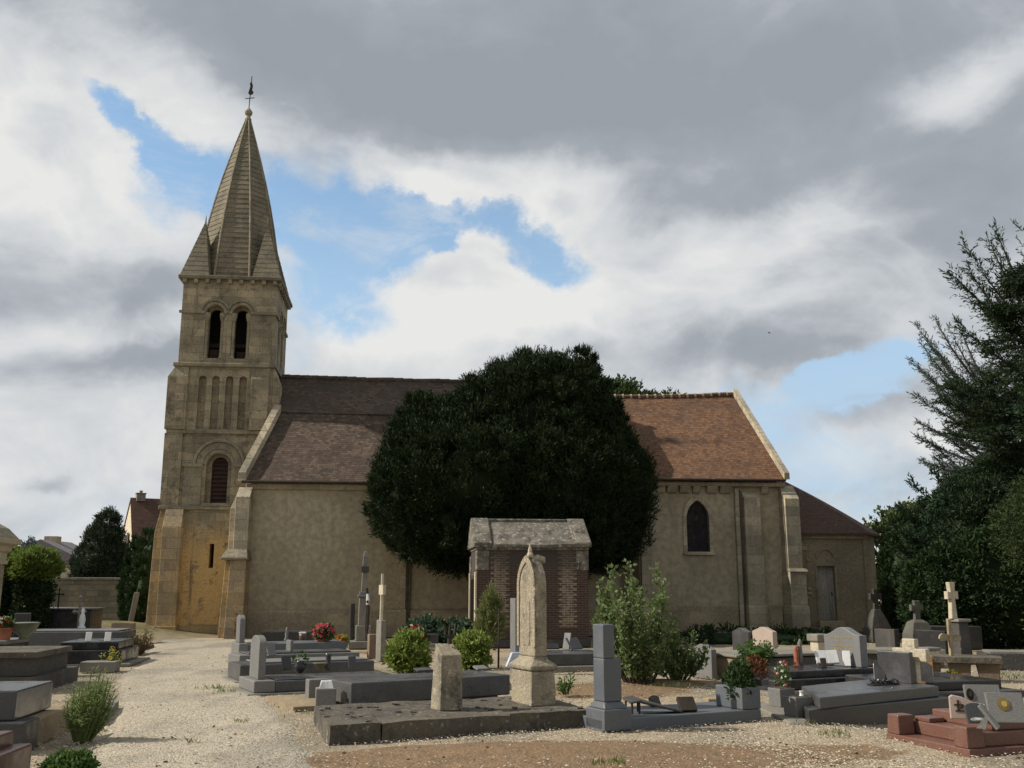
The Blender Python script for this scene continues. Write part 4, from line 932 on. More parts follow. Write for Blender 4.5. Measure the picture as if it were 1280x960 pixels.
def iron_cross(label, loc, h, arm, r, m, rot=10, base=None, grp='crosses on the graves', name='iron_cross', cat='cross'):
    t = thing(name, label, cat, loc, rot, grp)
    g = MB(); g.tube([(0,0,0),(0,0,h)], r, 6); g.tube([(-arm,0,h*.72),(arm,0,h*.72)], r, 6)
    for p in ((-arm,0,h*.72),(arm,0,h*.72),(0,0,h)): g.lathe([(.2*r,-1.6*r),(1.7*r,0),(.2*r,1.6*r)], p, 8)
    g.build('cross', m, t)
    if base: base.build('base', DARKST, t, .015)
    return t
iron_cross('rusty iron cross against the far churchyard wall', (-14.2, 31.9, 1.04), .58, .12, .025, M['iron'])
iron_cross('grey stone cross rising behind the light grey tomb', (-11.95, 28.2, 0), 1.40, .13, .04, CONC, name='stone_cross')
t = thing('statuette', 'small white statuette standing behind the light grey tomb', 'statuette', (-11.6, 27.6, .56), 0); MB().lathe([(.09,0),(.10,.06),(.06,.1),(.085,.25),(.06,.38),(.035,.42),(.05,.48),(.03,.55)], n=10).build('figure', WHITE, t, smooth=True)
o = thing('stone_block', 'squared tan stone block lying on the earth mound', 'stone block', (-11.9, 30.4, .0), 12); rough_up(box(0, .62, 0, .5, -.05, .62).build('block', TAN, None), 3, .02).parent = o
t = thing('rubble_pile', 'heap of brown rubble stones beside the tower foot', 'rubble', (-10.75, 29.0, 0), 0)
g = MB()
for i in range(46):
    a = rnd.uniform(0, 6.3); rr = rnd.uniform(0, .55)*1.0; x, y = rr*math.cos(a), rr*math.sin(a)*.8; s = rnd.uniform(.06, .15); z = max(0, .36*(1-rr/.6))*rnd.uniform(.5, 1)
    g.hexa([(x+rnd.uniform(.6,1.1)*s*sx, y+rnd.uniform(.6,1.1)*s*sy, z+s*.7*sz-.02) for sz in (-1,1) for sx, sy in ((-1,-1),(1,-1),(1,1),(-1,1))])
g.build('stones', stone('brown_rubble', (.20,.16,.11), (.12,.10,.075), 3), t, .01)
for lbl, p, z in (('small white plaque on the stepped black tomb, nearer the path', (134, 802), .50), ('white porcelain plaque on the stepped black tomb, its left one', (110, 802), .50)):
    x, y, _ = at(p[0], p[1], .5); plaque(lbl, (x, y, .502), 10, .13, .20, WHITE, 12)

# --- row just right of the path
t = slab('grey_tomb', 'grey tomb with round topped headstone nearest the gravel path', (-4.05, 16.25, 0), 27, [(-.12,2.6,-.10,1.25,-.03,.03,CONC,'foundation'),(0,.34,0,1.1,.031,.215,PALE,'head_kerb'),(.341,2.5,0,1.1,.031,.205,GREY,'slab'),(.36,2.42,.08,1.02,.206,.225,GREY,'top_plate')], group=GT)
stele('headstone', PALE, t, .17, .55, .216, .62, .68, .12, 'round')
t = slab('grey_tomb', 'plain grey tomb, second from the front beside the path', (-4.82, 18.3, 0), 27, [(-.1,2.6,-.1,1.2,-.03,.03,CONC,'foundation'),(0,2.5,0,1.05,.031,.31,GREY,'slab'),(.3,2.4,.1,.95,.311,.345,PALE,'top_plate')], group=GT)
t = slab('grey_tomb', 'grey tomb with small upright marker, third from front by path', (-5.32, 20.1, 0), 27, [(-.1,2.6,-.1,1.2,-.03,.05,CONC,'foundation'),(0,2.45,0,1.05,.051,.36,PALE,'slab'),(.2,2.3,.12,.95,.361,.40,GREY,'top_plate')], group=GT)
o = box(1.05, 1.11, .2, .55, .401, .62).build('marker', PALE, t, .01)
t = slab('grey_tomb', 'blue grey tomb with tall thin headstone near the nave wall', (-5.95, 22.4, 0), 24, [(-.1,2.6,-.1,1.2,-.03,.05,CONC,'foundation'),(0,.2,0,1.05,.051,.46,PALE,'head_kerb'),(.201,2.4,0,1.05,.051,.44,BLUE,'slab')], group=GT)
stele('headstone', PALE, t, .1, .5, .461, .5, .60, .12, 'round')
slab('dark_kerb', 'low black grave surround under the nave wall', (-7.6, 31.0, 0), 8, [(0,1.9,0,.9,-.02,.34,BLACK,'kerb'),(.08,1.82,.08,.82,.341,.36,DGREY,'top')], 'grave', group=GT)
X = lambda px, py, z: at(px, py, z)
plaque('black tilted plaque with a flower on the round headed tomb', X(359, 839, .225), 30, .17, .26, BLACK, 22)
t = thing('vase', 'shiny black round vase on the round headed tomb', 'vase', X(375, 841, .225), 0, 'vases'); MB().lathe([(.06,0),(.105,.06),(.11,.12),(.07,.18),(.075,.20)], n=14).build('body', BLACK, t, smooth=True)
q = unit(RG.normal(size=(60,3)))*np.array([.10,.10,.08]); leaf_mesh('leaves', DLEAF, q+np.array([0,0,.23]), q+np.array([0,0,.04]), .08, .04, t)
t = thing('vase', 'tall slim dark vase on the round headed tomb', 'vase', X(410, 838, .225), 0, 'vases'); MB().lathe([(.05,0),(.035,.05),(.05,.25),(.06,.29),(.045,.29)], n=12).build('body', DGREY, t, smooth=True)
t = thing('bowl', 'low olive bowl beside the tall slim vase', 'bowl', X(401, 838, .225), 0); MB().lathe([(.06,0),(.14,.12),(.15,.13),(.13,.13)], n=14).build('body', plain('olive_glaze', (.12,.12,.07), .5), t, smooth=True)
plaque('dark square plaque at the far end of round headed tomb', X(441, 836, .225), 25, .14, .22, DGREY, 18)
plaque('thin pale edged plaque behind the round headed stone', X(341, 820, .345), 60, .22, .22, PALE, 20)
flowers('flower_pot', 'bright pink flowers massed on the grey tomb by nave wall', X(404, 805, .40), 0, 'round', TERRA, .24, .34, [PINKP, PINKP], LEAF, 260, potr=.14, poth=.10)
flowers('flower_pot', 'smaller pot of red and pink flowers near the bright pink one', X(427, 812, .20), 0, 'round', DARKST, .17, .24, [REDP, YELP], LIME, 160, potr=.1, poth=.09)
t = thing('vase', 'small brown vase left of the bright pink flowers', 'vase', X(378, 802, .42), 0, 'vases'); MB().lathe([(.06,0),(.08,.1),(.09,.18),(.07,.18)], n=12).build('body', plain('brown_glaze', (.13,.07,.05), .4), t, smooth=True)
box(-.08, .08, -.06, .06, .181, .22).build('lid', WHITE, t, .01)
t = thing('statuette', 'tiny pale statuette on grey tomb left of small brown vase', 'statuette', X(358, 802, .42), 0); MB().lathe([(.05,0),(.06,.05),(.035,.1),(.045,.18),(.025,.23),(.032,.28),(.01,.33)], n=10).build('figure', PALE, t, smooth=True)
# planters and grey tomb behind the platform
t = slab('flat_slab', 'flat tan slab under the broken topped stone planter', (-2.70, 14.35, 0), 27, [(-.32,.45,0,1.6,-.03,.06,TAN,'slab')], 'grave slab', rough=.01)
t = thing('stone_planter', 'grey stone planter with broken white top beside mossy platform', 'planter', (-2.62, 13.85, .06), 12, 'stone planters'); box(0, .27, 0, .27, 0, .27).build('block', PALE, t, .012); o = box(.05, .24, .05, .24, .27, .36, (.03,.03,.03,.02)).build('broken_top', WHITE, None); rough_up(o, 2, .03); o.parent = t
t = thing('stone_planter', 'plain grey stone planter behind the broken topped one', 'planter', (-3.0, 15.3, .02), 27, 'stone planters'); box(0, .30, 0, .2, 0, .30).build('block', PALE, t, .012)
t = slab('grey_tomb', 'large polished grey tomb right behind the mossy platform', (-2.15, 13.86, 0), 31, [(.14,2.36,.14,.95,-.02,.12,DGREY,'base'),(0,2.48,0,1.12,.121,.405,GREY,'slab')], group=GT)
plaque('small flat plaque lying on the large grey tomb', X(532, 840, .41), 31, .26, .16, DGREY, 80, stand=False)
plaque('pale lying plaque at the right end of large grey tomb', X(604, 838, .41), 31, .20, .16, PALE, 76, stand=False)

# --- mossy platform with pillar and carved monument
t = thing('stone_platform', 'broad mossy stone platform in the middle foreground', 'grave platform', (0, 0, 0), 0)
cs = [(-1.98,11.33),(.97,12.79),(.42,14.55),(-2.51,13.18)]
def lerp2(p, q, s): return (p[0]+(q[0]-p[0])*s, p[1]+(q[1]-p[1])*s)
for a, b in ((0,.18),(.182,.66),(.662,1.0)):
    q = [lerp2(cs[0], cs[1], a), lerp2(cs[0], cs[1], b), lerp2(cs[3], cs[2], b), lerp2(cs[3], cs[2], a)]
    o = MB().hexa([(*p, -.06) for p in q]+[(*p, .185) for p in q]).build('slab_stone', SLAB, None); rough_up(o, 5, .022, a*9); o.parent = t
g = MB()
for i in range(60):
    s, u = rnd.random(), rnd.random()*.9+.05; p = lerp2(lerp2(cs[0], cs[1], s), lerp2(cs[3], cs[2], s), u); r = rnd.uniform(.012, .035)
    g.hexa([(p[0]+sx*r*rnd.uniform(.6,1.3), p[1]+sy*r*rnd.uniform(.6,1.3), .18+(r*rnd.uniform(.5,1) if sz else 0)) for sz in (0,1) for sx, sy in ((-1,-1),(1,-1),(1,1),(-1,1))])
g.build('loose_chips', SLAB, t)
x, y, _ = X(550, 889, .19)
t = thing('stone_pillar', 'short plain stone pillar with sloping top on the platform', 'pillar', (x, y, .185), 27)
o = MB().hexa([(0,0,0),(.30,0,0),(.30,.31,0),(0,.31,0),(.01,.01,.66),(.29,.01,.66),(.27,.26,.79),(.03,.26,.79)]).build('shaft', OLD, None, .015); rough_up(o, 4, .008, 5); o.parent = t
t2 = thing('rusty_holder', 'rusty iron wreath holder with three prongs on stone pillar', 'wreath holder', (x-.02, y+.24, .965), 27)
g = MB(); g.tube([(.1,-.05,0),(.1,-.05,.10)], .03, 6)
for dx in (-.06, 0, .06): g.tube([(.1,-.05,.06),(.1+dx,-.05,.12),(.1+dx*1.3,-.05,.24)], [.018,.016,.01], 6)
g.build('prongs', M['iron'], t2)
x, y, _ = X(664.4, 882.6, .19)
t = thing('carved_monument', 'tall weathered limestone monument with pointed arched top on pedestal', 'monument', (x, y, .18), 26)
o = box(0, .35, 0, .60, 0, .43, (.005,.005,.005,.005)).build('pedestal', OLD, None, .02); rough_up(o, 4, .010, 1); o.parent = t
g = MB(); yc = .30
g.loft([[(0-e,0-e,z),(.35+e,0-e,z),(.35+e,.60+e,z),(0-e,.60+e,z)] for z, e in ((.43,.0),(.45,.02),(.49,.022),(.53,-.02),(.57,-.07),(.60,-.075))]); g.build('moulding', OLD, t, .01)
def ogive(hw, z0, zs, za, n=9):
    """pointed arch outline in (y, z): straight sides, then two arcs meeting at the crown"""
    R_ = ((za-zs)**2+hw*hw)/(2*hw); a1 = math.acos(max(-1, min(1, (R_-hw)/R_)))
    rt = [(yc+hw-R_+R_*math.cos(a1*i/n), zs+R_*math.sin(a1*i/n)) for i in range(n+1)]
    return [(yc-hw,z0),(yc+hw,z0)]+rt+[(2*yc-a, b) for a, b in rt[::-1][1:]]
sw = lambda u, v, q: (v, u, q)
g = MB(); g.prism(ogive(.235, .601, 1.50, 1.86), .085, .265, sw); o = g.build('shaft', OLD, t, .02)
g = MB(); A, B = ogive(.262, 1.38, 1.50, 1.90), ogive(.195, 1.38, 1.50, 1.80)
for k in range(1, len(A)-1): g.prism([B[k], A[k], A[k+1], B[k+1]], .068, .0845, sw)
g.prism([(yc-.262,.72),(yc-.20,.72),(yc-.195,1.38),(yc-.262,1.38)], .068, .0845, sw); g.prism([(yc+.20,.72),(yc+.262,.72),(yc+.262,1.38),(yc+.195,1.38)], .068, .0845, sw)
g.build('arched_hood', OLD, t, .008)
g = MB(); g.prism([(yc-.10,.74),(yc+.10,.74),(yc+.10,1.30),(yc-.10,1.30)], .078, .0845, sw)
g.build('carved_panel', OLD, t, .006)
g = MB(); g.lathe([(.045,1.87),(.05,1.90),(.03,1.94),(.03,1.96),(.006,2.05)], (.14, yc, 0), 8); g.build('finial', CREAM, t)
g = MB(); g.tube([(.16,yc,1.83),(.25,yc-.02,1.86),(.31,yc-.03,1.84),(.32,yc-.03,1.79)], [.05,.05,.05,.03], 8); g.build('crocket', OLD, t, smooth=True)
t = thing('stone_fragment', 'broken stone fragment lying between platform and large grey tomb', 'stone', X(622, 862, .02), 30); o = box(-.12, .22, -.1, .14, 0, .13, (.04,.03,.03,.03)).build('fragment', OLD, None); rough_up(o, 3, .03, 4); o.parent = t

# --- stepped blue-grey stele with its long slab
t = thing('stele_tomb', 'long blue grey grave with tall stepped stele at left end', 'tomb', (1.06, 12.30, 0), 26, GT)
box(.0, 2.36, -.02, .98, -.03, .13).build('slab', BLUE, t, .015); box(.0, .38, -.06, .38, .0, .24).build('plinth', BLUE, t, .015)
MB().hexa([(.02,-.03,.241),(.36,-.03,.241),(.36,.34,.241),(.02,.34,.241),(.05,.02,.32),(.30,.02,.32),(.30,.27,.32),(.05,.27,.32)]).box(.05, .30, .02, .27, .321, .82).box(.05, .21, .021, .269, .821, 1.22, (0,0,0,0)).build('stele', BLUE, t, .014)
box(2.08, 2.38, -.0, .55, .131, .40).build('end_block', BLUE, t, .015)
x, y, _ = X(800, 893, .13)
t = thing('leaning_plaque', 'dark slate plaque propped on iron legs on blue grey grave', 'plaque', (x, y, .132), 10, 'memorial plaques on the graves')
g = MB(); g.hexa([(-.12,0,.12),(.02,-.02,.14),(.02,.34,.16),(-.12,.34,.14),(-.12,0,.15),(.02,-.02,.17),(.02,.34,.19),(-.12,.34,.17)]); g.hexa([(.0,-.02,.13),(.55,0,.0),(.55,.24,.0),(.0,.30,.15),(.0,-.02,.16),(.55,0,.03),(.55,.24,.03),(.0,.30,.18)]); g.build('tablet', DARKST, t, .01)
for px_, py_ in ((-.09,.03),(-.09,.3),(.0,.02),(.06,.28)): g = MB(); g.tube([(px_,py_,0),(px_,py_,.14)], .014, 6); g.build('leg', M['iron'], t)
plaque('cracked dark slate leaning on the blue grey grave, its middle', X(862, 891, .13), 12, .22, .20, BRONZE, 42, .05)
plaque('small round topped stone lying behind the iron legged plaque', X(821, 884, .13), 20, .14, .14, DARKST, 35, .05, 'round')
t = thing('stone_trough', 'shallow pinkish stone trough behind the blue grey grave', 'trough', X(886, 884, 0), 12); MB().box(0, .34, 0, .2, 0, .05).box(0, .34, 0, .03, .051, .11).box(0, .03, .031, .2, .051, .11).box(.31, .34, .031, .2, .051, .11).build('trough', TAN, t, .008)
flowers('potted_plant', 'dark leafy potted plant on the end of blue grey grave', (2.95, 13.42, .13), 0, 'box', DGREY, .19, .46, [DLEAF], DLEAF, 190, 'potted plant', 'potted plants', potr=.12, poth=.12)
flowers('potted_plant', 'rusty brown heather in pot on the blue grey end block', (3.22, 13.62, .40), 0, 'box', DGREY, .15, .28, [RUST, RUST], RUST, 120, 'potted plant', 'potted plants', potr=.12, poth=.08)

# --- middle ground
t = slab('grey_tomb', 'flat grey tomb in front of the brick burial vault', (.42, 20.9, 0), 12, [(-.1,1.75,-.12,1.6,-.03,.09,CONC,'foundation'),(0,1.65,0,1.5,.091,.33,GREY,'slab')], group=GT)
plaque('pale leaning plaque on the flat tomb before brick vault', X(707, 812, .34), -30, .16, .36, PALE, 18)
plaque('dark leaning plaque right of pale one before brick vault', X(722, 812, .34), 40, .34, .30, DGREY, 40)
plaque('low black plaque left of pale one before brick vault', X(690, 812, .34), 12, .34, .16, BLACK, 50)
t = thing('thin_stele', 'slim pale stele half hidden behind the carved monument', 'headstone', (.12, 20.2, 0), 20, 'headstones'); box(-.06, .03, 0, .3, 0, 1.45).build('stele', PALE, t, .01); box(-.28, .1, -.1, .0, .15, .42, (.12,.0,0,0)).build('enamel_plate', LBLUE, t, .02)
# tall obelisk cross and its neighbours
t = thing('obelisk_cross', 'tall grey stele topped by slender obelisk before nave wall', 'monument', (-4.36, 28.6, 0), 10)
box(-.2, .85, -.2, .6, 0, .2).build('base', CONC, t, .02); box(0, .42, 0, .42, .201, .62).build('pedestal', CONC, t, .02); box(.06, .36, .06, .36, .621, 1.40, (.01,.01,.01,.01)).build('shaft', CONC, t, .02)
MB().box(.02, .40, .02, .40, 1.401, 1.46).box(.08, .34, .08, .34, 1.461, 1.56).build('cornice', PALE, t, .015)
MB().box(.12, .30, .12, .30, 1.561, 2.5, (.03,.03,.03,.03)).box(.145, .275, .145, .275, 2.501, 2.68, (.03,.03,.03,.03)).build('obelisk', CONC, t, .015)
box(.10, .32, .10, .119, 2.08, 2.26).build('panel', DARKST, t, .01)
t = thing('headstone', 'black headstone edge on beside the tall obelisk stele', 'headstone', (-4.62, 29.2, 0), 10, 'headstones'); box(.0, .12, -.1, .5, 0, 1.22).build('stele', BLACK, t, .02); box(-.08, .2, -.18, .58, 0, .18).build('base', DGREY, t)
t = thing('crucifix', 'rusty iron crucifix with small white figure by the obelisk', 'crucifix', (-3.78, 26.6, .3), 10, 'crosses on the graves')
g = MB(); g.tube([(0,0,0),(0,0,1.05),(-.02,0,1.35)], .04, 6); g.tube([(0,-.22,1.0),(0,.22,1.0)], .035, 6); g.tube([(0,0,.3),(.02,0,.9)], .06, 6); g.build('cross', M['iron'], t)
g = MB(); g.tube([(-.0,-.06,.92),(.01,-.06,1.06),(0,-.06,1.2)], [.03,.045,.03], 6); g.build('figure', WHITE, t)
t = thing('stone_post', 'square brown stone post under the rusty iron crucifix', 'post', (-3.42, 24.6, 0), 20); o = box(0, .24, 0, .24, 0, .56).build('post', stone('brown_stone', (.26,.19,.13), (.19,.145,.10)), t, .015); box(.3, .5, .1, .4, 0, .3).build('foot_block', CONC, t, .015)
t = thing('stone_cross', 'slim pale stone cross on a grey pillar near bright bush', 'cross', (-3.02, 23.6, 0), 20, 'crosses on the graves'); box(0, .12, 0, .5, 0, .92).build('pillar', CONC, t, .015)
g = MB(); g.tube([(.05,.2,.92),(.05,.2,1.98)], [.045,.03], 6); g.box(.02, .09, -.02, .42, 1.50, 1.72); g.build('cross', CREAM, t)
slab('low_tomb', 'low black tomb between nave buttress and bright round bush', (-3.35, 29.3, 0), 8, [(-.1,1.35,-.1,1.2,-.02,.10,CONC,'foundation'),(0,1.25,0,1.1,.101,.36,DGREY,'slab')], group=GT)
t = thing('statuette', 'tiny white figure on low black tomb by nave buttress', 'statuette', (-2.9, 29.6, .36), 0); MB().lathe([(.05,0),(.04,.06),(.05,.12),(.03,.17),(.035,.2),(.01,.24)], n=10).build('figure', WHITE, t, smooth=True)
flowers('rose_bush', 'red and pale roses growing under the yew', (-2.72, 28.2, 0), 0, None, None, .36, .62, [REDP, WHITEP, RUST], DLEAF, 260, 'rose bush', None)

# --- right hand side
g = None
def hstone(label, px, py, w, h, th, m, kind, rot=27, grp='headstones', base=None, z=0):
    t = thing('headstone', label, 'headstone', X(px, py, z), rot, grp); stele('stele', m, t, 0, 0, 0, w, h, th, kind)
    if base: box(-.18, .18, -w*.6, w*.6, -.02, base).build('base', m, t, .01)
    return t
hstone('small pale grey pointed headstone right of the tall shrub', 881, 848, .60, .62, .12, PALE, 'gable')
hstone('dark grey headstone to the left of the pink one', 929, 820, .62, .68, .14, DGREY, 'gable')
hstone('pink beige headstone catching the sun', 957, 822, .74, .72, .14, PINK, 'gable')
t = slab('low_tomb', 'dark low tomb with lit tan end below pink headstone', (4.10, 18.8, 0), 27, [(.0,.06,0,1.15,0,.40,TAN,'end_panel'),(.061,2.2,0.02,1.13,0,.38,DGREY,'body'),(-.05,2.25,-.05,1.2,.401,.45,CONC,'top_slab')], group=GT)
t = thing('topiary_pot', 'small clipped green shrub on the dark low tomb', 'shrub', X(947, 824, .45), 0); P, D_, L_, W_ = shell_leaves([((0,0,.12),(.24,.20,.12))], 40, (.03,.06), 10, 2, .06, .03); leaf_mesh('leaves', LEAF, P, D_, L_, W_, t, blob((0,0,.12),(.19,.16,.10)))
t = slab('black_tomb', 'two tiered polished black tomb with arched gold lettered headstone', (4.18, 16.45, 0), 27, [(-.2,2.5,-.1,1.5,-.03,.04,CONC,'foundation'),(0,2.36,0,1.35,.041,.21,BLACK,'lower_step'),(.35,2.3,.12,1.25,.211,.33,BLACK,'upper_step')], group=GT)
stele('headstone', granite('speckled_grey_granite', (.13,.133,.137), (.22,.22,.215), (.05,.05,.05), .4), t, 2.22, .66, .331, .84, .66, .17, 'ogee')
g = MB()
for z, n, off in ((.80,15,0),(.735,5,0),(.66,17,0),(.60,9,.02)):
    for i in range(n):
        if rnd.random() < .12: continue
        y = .68+off+(i-(n-1)/2)*.034; hh = rnd.uniform(.022, .034); g.box(2.131, 2.134, y-.010, y+.012, z, z+hh)
g.build('lettering', GOLD, t)
x, y, _ = X(1035, 833, .33)
t = thing('open_book', 'white stone open book memorial on black tomb', 'memorial book', (x, y, .335), 5)
g = MB()
for sx in (-1, 1): g.hexa([(0,0,.02),(sx*.20,0,.03),(sx*.20,.10,.24),(0,.10,.23),(0,-.03,.05),(sx*.20,-.03,.06),(sx*.20,.07,.27),(0,.07,.26)] if sx > 0 else [(-.20,0,.03),(0,0,.02),(0,.10,.23),(-.20,.10,.24),(-.20,-.03,.06),(0,-.03,.05),(0,.07,.26),(-.20,.07,.27)])
g.build('pages', WHITE, t, .008); box(-.12, .12, .03, .12, 0, .14).build('stand', DGREY, t)
plaque('white upright tablet right of the open book', X(1059, 833, .33), -15, .13, .26, WHITE, 15)
plaque('small dark ornament plaque before the open book', X(1031, 835, .33), 10, .10, .16, BRONZE, 15)
t = thing('vase', 'orange and grey tall vase at left of black tomb', 'vase', X(996, 833, .33), 0, 'vases'); MB().lathe([(.07,0),(.05,.03),(.04,.12),(.05,.22),(.03,.30),(.05,.34)], n=12).build('body', TERRA, t, smooth=True); MB().lathe([(.035,0),(.04,.2),(.03,.34),(.045,.38),(.01,.46)], (.08,.02,0), n=10).build('candle', CONC, t, smooth=True)
t = thing('stone_capital', 'short stone pillar with wide cap behind the open book', 'pillar', X(1024, 828, 0), 20); box(0, .24, 0, .3, 0, .45).build('shaft', CREAM, t, .02); box(-.05, .30, -.05, .36, .451, .62).build('cap', CONC, t, .03)
t = thing('grey_tomb', 'large grey two stepped tomb with square planters at left', 'tomb', (0, 0, 0), 0, GT)
def quad(name, pts, z0, z1, m, e=0):
    cx, cy = sum(p[0] for p in pts)/4, sum(p[1] for p in pts)/4
    q = [(p[0]+(e if p[0] > cx else -e), p[1]+(e if p[1] > cy else -e)) for p in pts]
    return MB().hexa([(*p, z0) for p in q]+[(*p, z1) for p in q]).build(name, m, t, .015)
qd = [(3.86,13.02),(5.98,14.52),(5.6,15.75),(4.05,14.5)]
quad('slab', qd, .161, .305, GREY); quad('lower_step', [(3.70,12.98),(6.15,14.45),(5.8,15.9),(3.95,14.75)], -.3, .16, DGREY)
quad('foundation', [(3.45,12.95),(3.69,12.9),(3.94,14.9),(3.45,15.1)], -.25, .02, CONC)
for lbl, p, fl in (('square pale planter of pink flowers beside large grey tomb', (3.84,14.55), 1), ('empty square pale planter at corner of large grey tomb', (3.76,13.48), 0)):
    t = thing('stone_planter', lbl, 'planter', (p[0], p[1], .02), 25, 'stone planters'); box(-.13, .11, -.04, .20, 0, .25, (-.015,-.015,-.015,-.015)).build('box', PALE, t, .01); box(-.12, .10, -.03, .19, .251, .258).build('soil', BARK, t)
    if not fl: MB().lathe([(.03,.258),(.02,.29),(.03,.32)], n=8).build('candle', WHITE, t)
flowers('potted_plant', 'pink and white flowering plant in the square pale planter', (3.83, 14.63, .27), 0, None, None, .11, .36, [PINKP, WHITEP], LEAF, 110, 'flowering plant', 'potted plants')
x, y, _ = X(1128, 855, .305)
t = thing('cross_headstone', 'pale cross headstone behind a dark upright panel', 'headstone', (x+.14, y+.12, .305), 33, 'headstones'); stele('cross', CREAM, t, .10, 0, 0, .56, .62, .10, 'cross'); stele('panel', DGREY, t, -.06, .16, 0, .56, .44, .08, 'flat')
plaque('black pointed plaque at foot of dark upright panel', X(1100, 852, .31), -20, .16, .30, BLACK, 25, .04, 'gable')
t = thing('metal_tray', 'twisted black metal ornament lying on large grey tomb', 'ornament', X(1104, 856, .31), 20)
g = MB()
for i in range(9): a = i*.7; g.tube([(-.2+i*.05, .08*math.sin(a), .02),(-.16+i*.05, .08*math.cos(a), .07),(-.1+i*.05, -.05*math.sin(a), .03)], .014, 5)
g.box(-.22, .24, -.06, .08, 0, .02); g.build('body', BLACK, t)
t = slab('black_tomb', 'low black tomb with an orange block behind grey tomb', (5.95, 15.7, 0), 20, [(-.3,2.1,-.3,1.6,-.03,.10,DARKST,'foundation'),(0,1.9,0,1.4,.101,.24,BLACK,'slab')], group=GT)
t = thing('orange_block', 'orange glazed block on the end of low black tomb', 'ornament', X(1147, 858, .24), 20); box(-.1, .12, -.04, .1, 0, .07).build('block', ORANGE, t, .012)
plaque('black round topped plaque beside the orange panel', X(1151, 855, .24), -25, .34, .34, BLACK, 30, .04, 'round')
t = thing('standing_stone', 'sunlit orange squared stone under the raised ledger', 'stone panel', X(1154, 848, .2), -8); box(-.17, .17, 0, .06, 0, .36).build('panel', stone('orange_stone', (.55,.32,.11), (.46,.26,.09)), t, .01)
BRN = stone('brown_support_stone', (.17,.125,.08), (.12,.09,.06))
t = thing('raised_ledger', 'stone ledger raised on three thick supports like a bench', 'ledger tomb', (7.5, 18.9, 0), -22, None)
rough_up(box(-.1, 1.35, -.1, .7, .33, .43).build('top_slab', SLAB, t), 3, .012)
for x0 in (.0, .50, .98): o = MB().hexa([(x0,0,0),(x0+.30,0,0),(x0+.30,.6,0),(x0,.6,0),(x0-.06,0,.329),(x0+.34,0,.329),(x0+.34,.6,.329),(x0-.06,.6,.329)]).build('support', BRN, t, .015)
t = thing('wooden_cross', 'plain pale wooden cross with lobed arms in the ground', 'cross', X(1192, 850, 0), 14, 'crosses on the graves')
g = MB().box(-.035, .035, -.03, .03, 0, 1.08); g.build('upright', WOOD, t, .008); g = MB(); g.prism([(-.24,.74),(-.19,.69),(-.036,.71),(-.036,.81),(-.17,.83),(-.22,.80)], -.025, .02); g.prism([(.036,.71),(.17,.68),(.22,.70),(.22,.78),(.16,.81),(.036,.80)], -.025, .02); g.build('arm', WOOD, t, .006)
flowers('flower_pot', 'orange flower arrangement at foot of the wooden cross', X(1192, 857, .0), 0, 'round', ORANGE, .12, .12, [YELP, RUST], LEAF, 110, potr=.12, poth=.12)
t = thing('stone_cross', 'tall pale stone cross on a dark pedestal by the hedge', 'cross', X(1202, 829, 0), 20, 'crosses on the graves'); box(-.30, .34, -.3, .34, -.02, .16).build('base', DARKST, t, .02); box(-.15, .19, -.17, .17, .161, .90, (.03,.03,.03,.03)).build('pedestal', DARKST, t, .02); box(-.17, .2, -.2, .2, .901, .97).build('cornice', CONC, t, .02)
g = MB(); g.prism([(-.09,.97),(.07,.97),(.04,1.42),(.14,1.40),(.14,1.58),(.05,1.56),(.07,1.78),(-.09,1.78),(-.07,1.56),(-.16,1.58),(-.16,1.40),(-.06,1.42)], -.06, .06); g.build('cross', CREAM, t, .012).location = (-.12, 0, 0)
def bigcross(label, px, Y, h, w, m, bulk=True):
    x = (px-640)/F*Y*1.0
    t = thing('stone_cross', label, 'cross', (x, Y, 0), 10, 'crosses on the graves'); 
    MB().loft([[(-a,-a*.8,z),(a,-a*.8,z),(a,a*.8,z),(-a,a*.8,z)] for a, z in ((.34,0),(.32,.45),(.22,.75),(.11,h*.62))]).build('pedestal', m, t, .02)
    g = MB(); g.prism([(-.09,h*.6),(.09,h*.6),(.07,h*.80),(w,h*.79),(w,h*.92),(.07,h*.91),(.09,h),(-.09,h),(-.07,h*.91),(-w,h*.92),(-w,h*.79),(-.07,h*.80)], -.06, .06); g.build('cross', m, t, .02)
bigcross('black weathered cross standing before the sacristy corner', 1084, 32.0, 1.62, .20, DARKST); bigcross('dark stone cross between sacristy and cypress', 1133, 27.5, 1.32, .18, stone('mossy_cross_stone', (.13,.125,.10), (.09,.09,.075)))
hstone('dark plain headstone under the dark stone cross', 1110, 812, .7, .55, .2, DARKST, 'flat'); hstone('black plain headstone left of wooden cross', 1168, 820, .9, .62, .2, BLACK, 'flat')
slab('low_tomb', 'brown stone tomb chest at foot of dark stone cross', (11.3, 28.0, 0), 10, [(0,1.7,0,.8,0,.62,DARKST,'body')], group=GT)
slab('low_tomb', 'pale capped low tomb behind the black gold lettered headstone', (7.6, 22.2, 0), -12, [(0,1.6,0,.9,0,.26,DARKST,'body'),(-.05,1.65,-.05,.95,.261,.36,CONC,'top_slab')], group=GT)
slab('stone_block', 'small pale stone block left of raised ledger', (8.35, 20.6, 0), 10, [(0,.24,0,.3,0,.42,CREAM,'block'),(-.03,.27,-.03,.33,.421,.48,PALE,'cap')], 'stone block')
slab('grave_kerb', 'long dark grave kerb at the foot of hedge far right', (9.9, 21.5, 0), -14, [(0,3.4,0,1.0,0,.30,DARKST,'kerb'),(.1,3.3,.1,.9,.301,.34,CONC,'top')], 'grave', rough=.015)
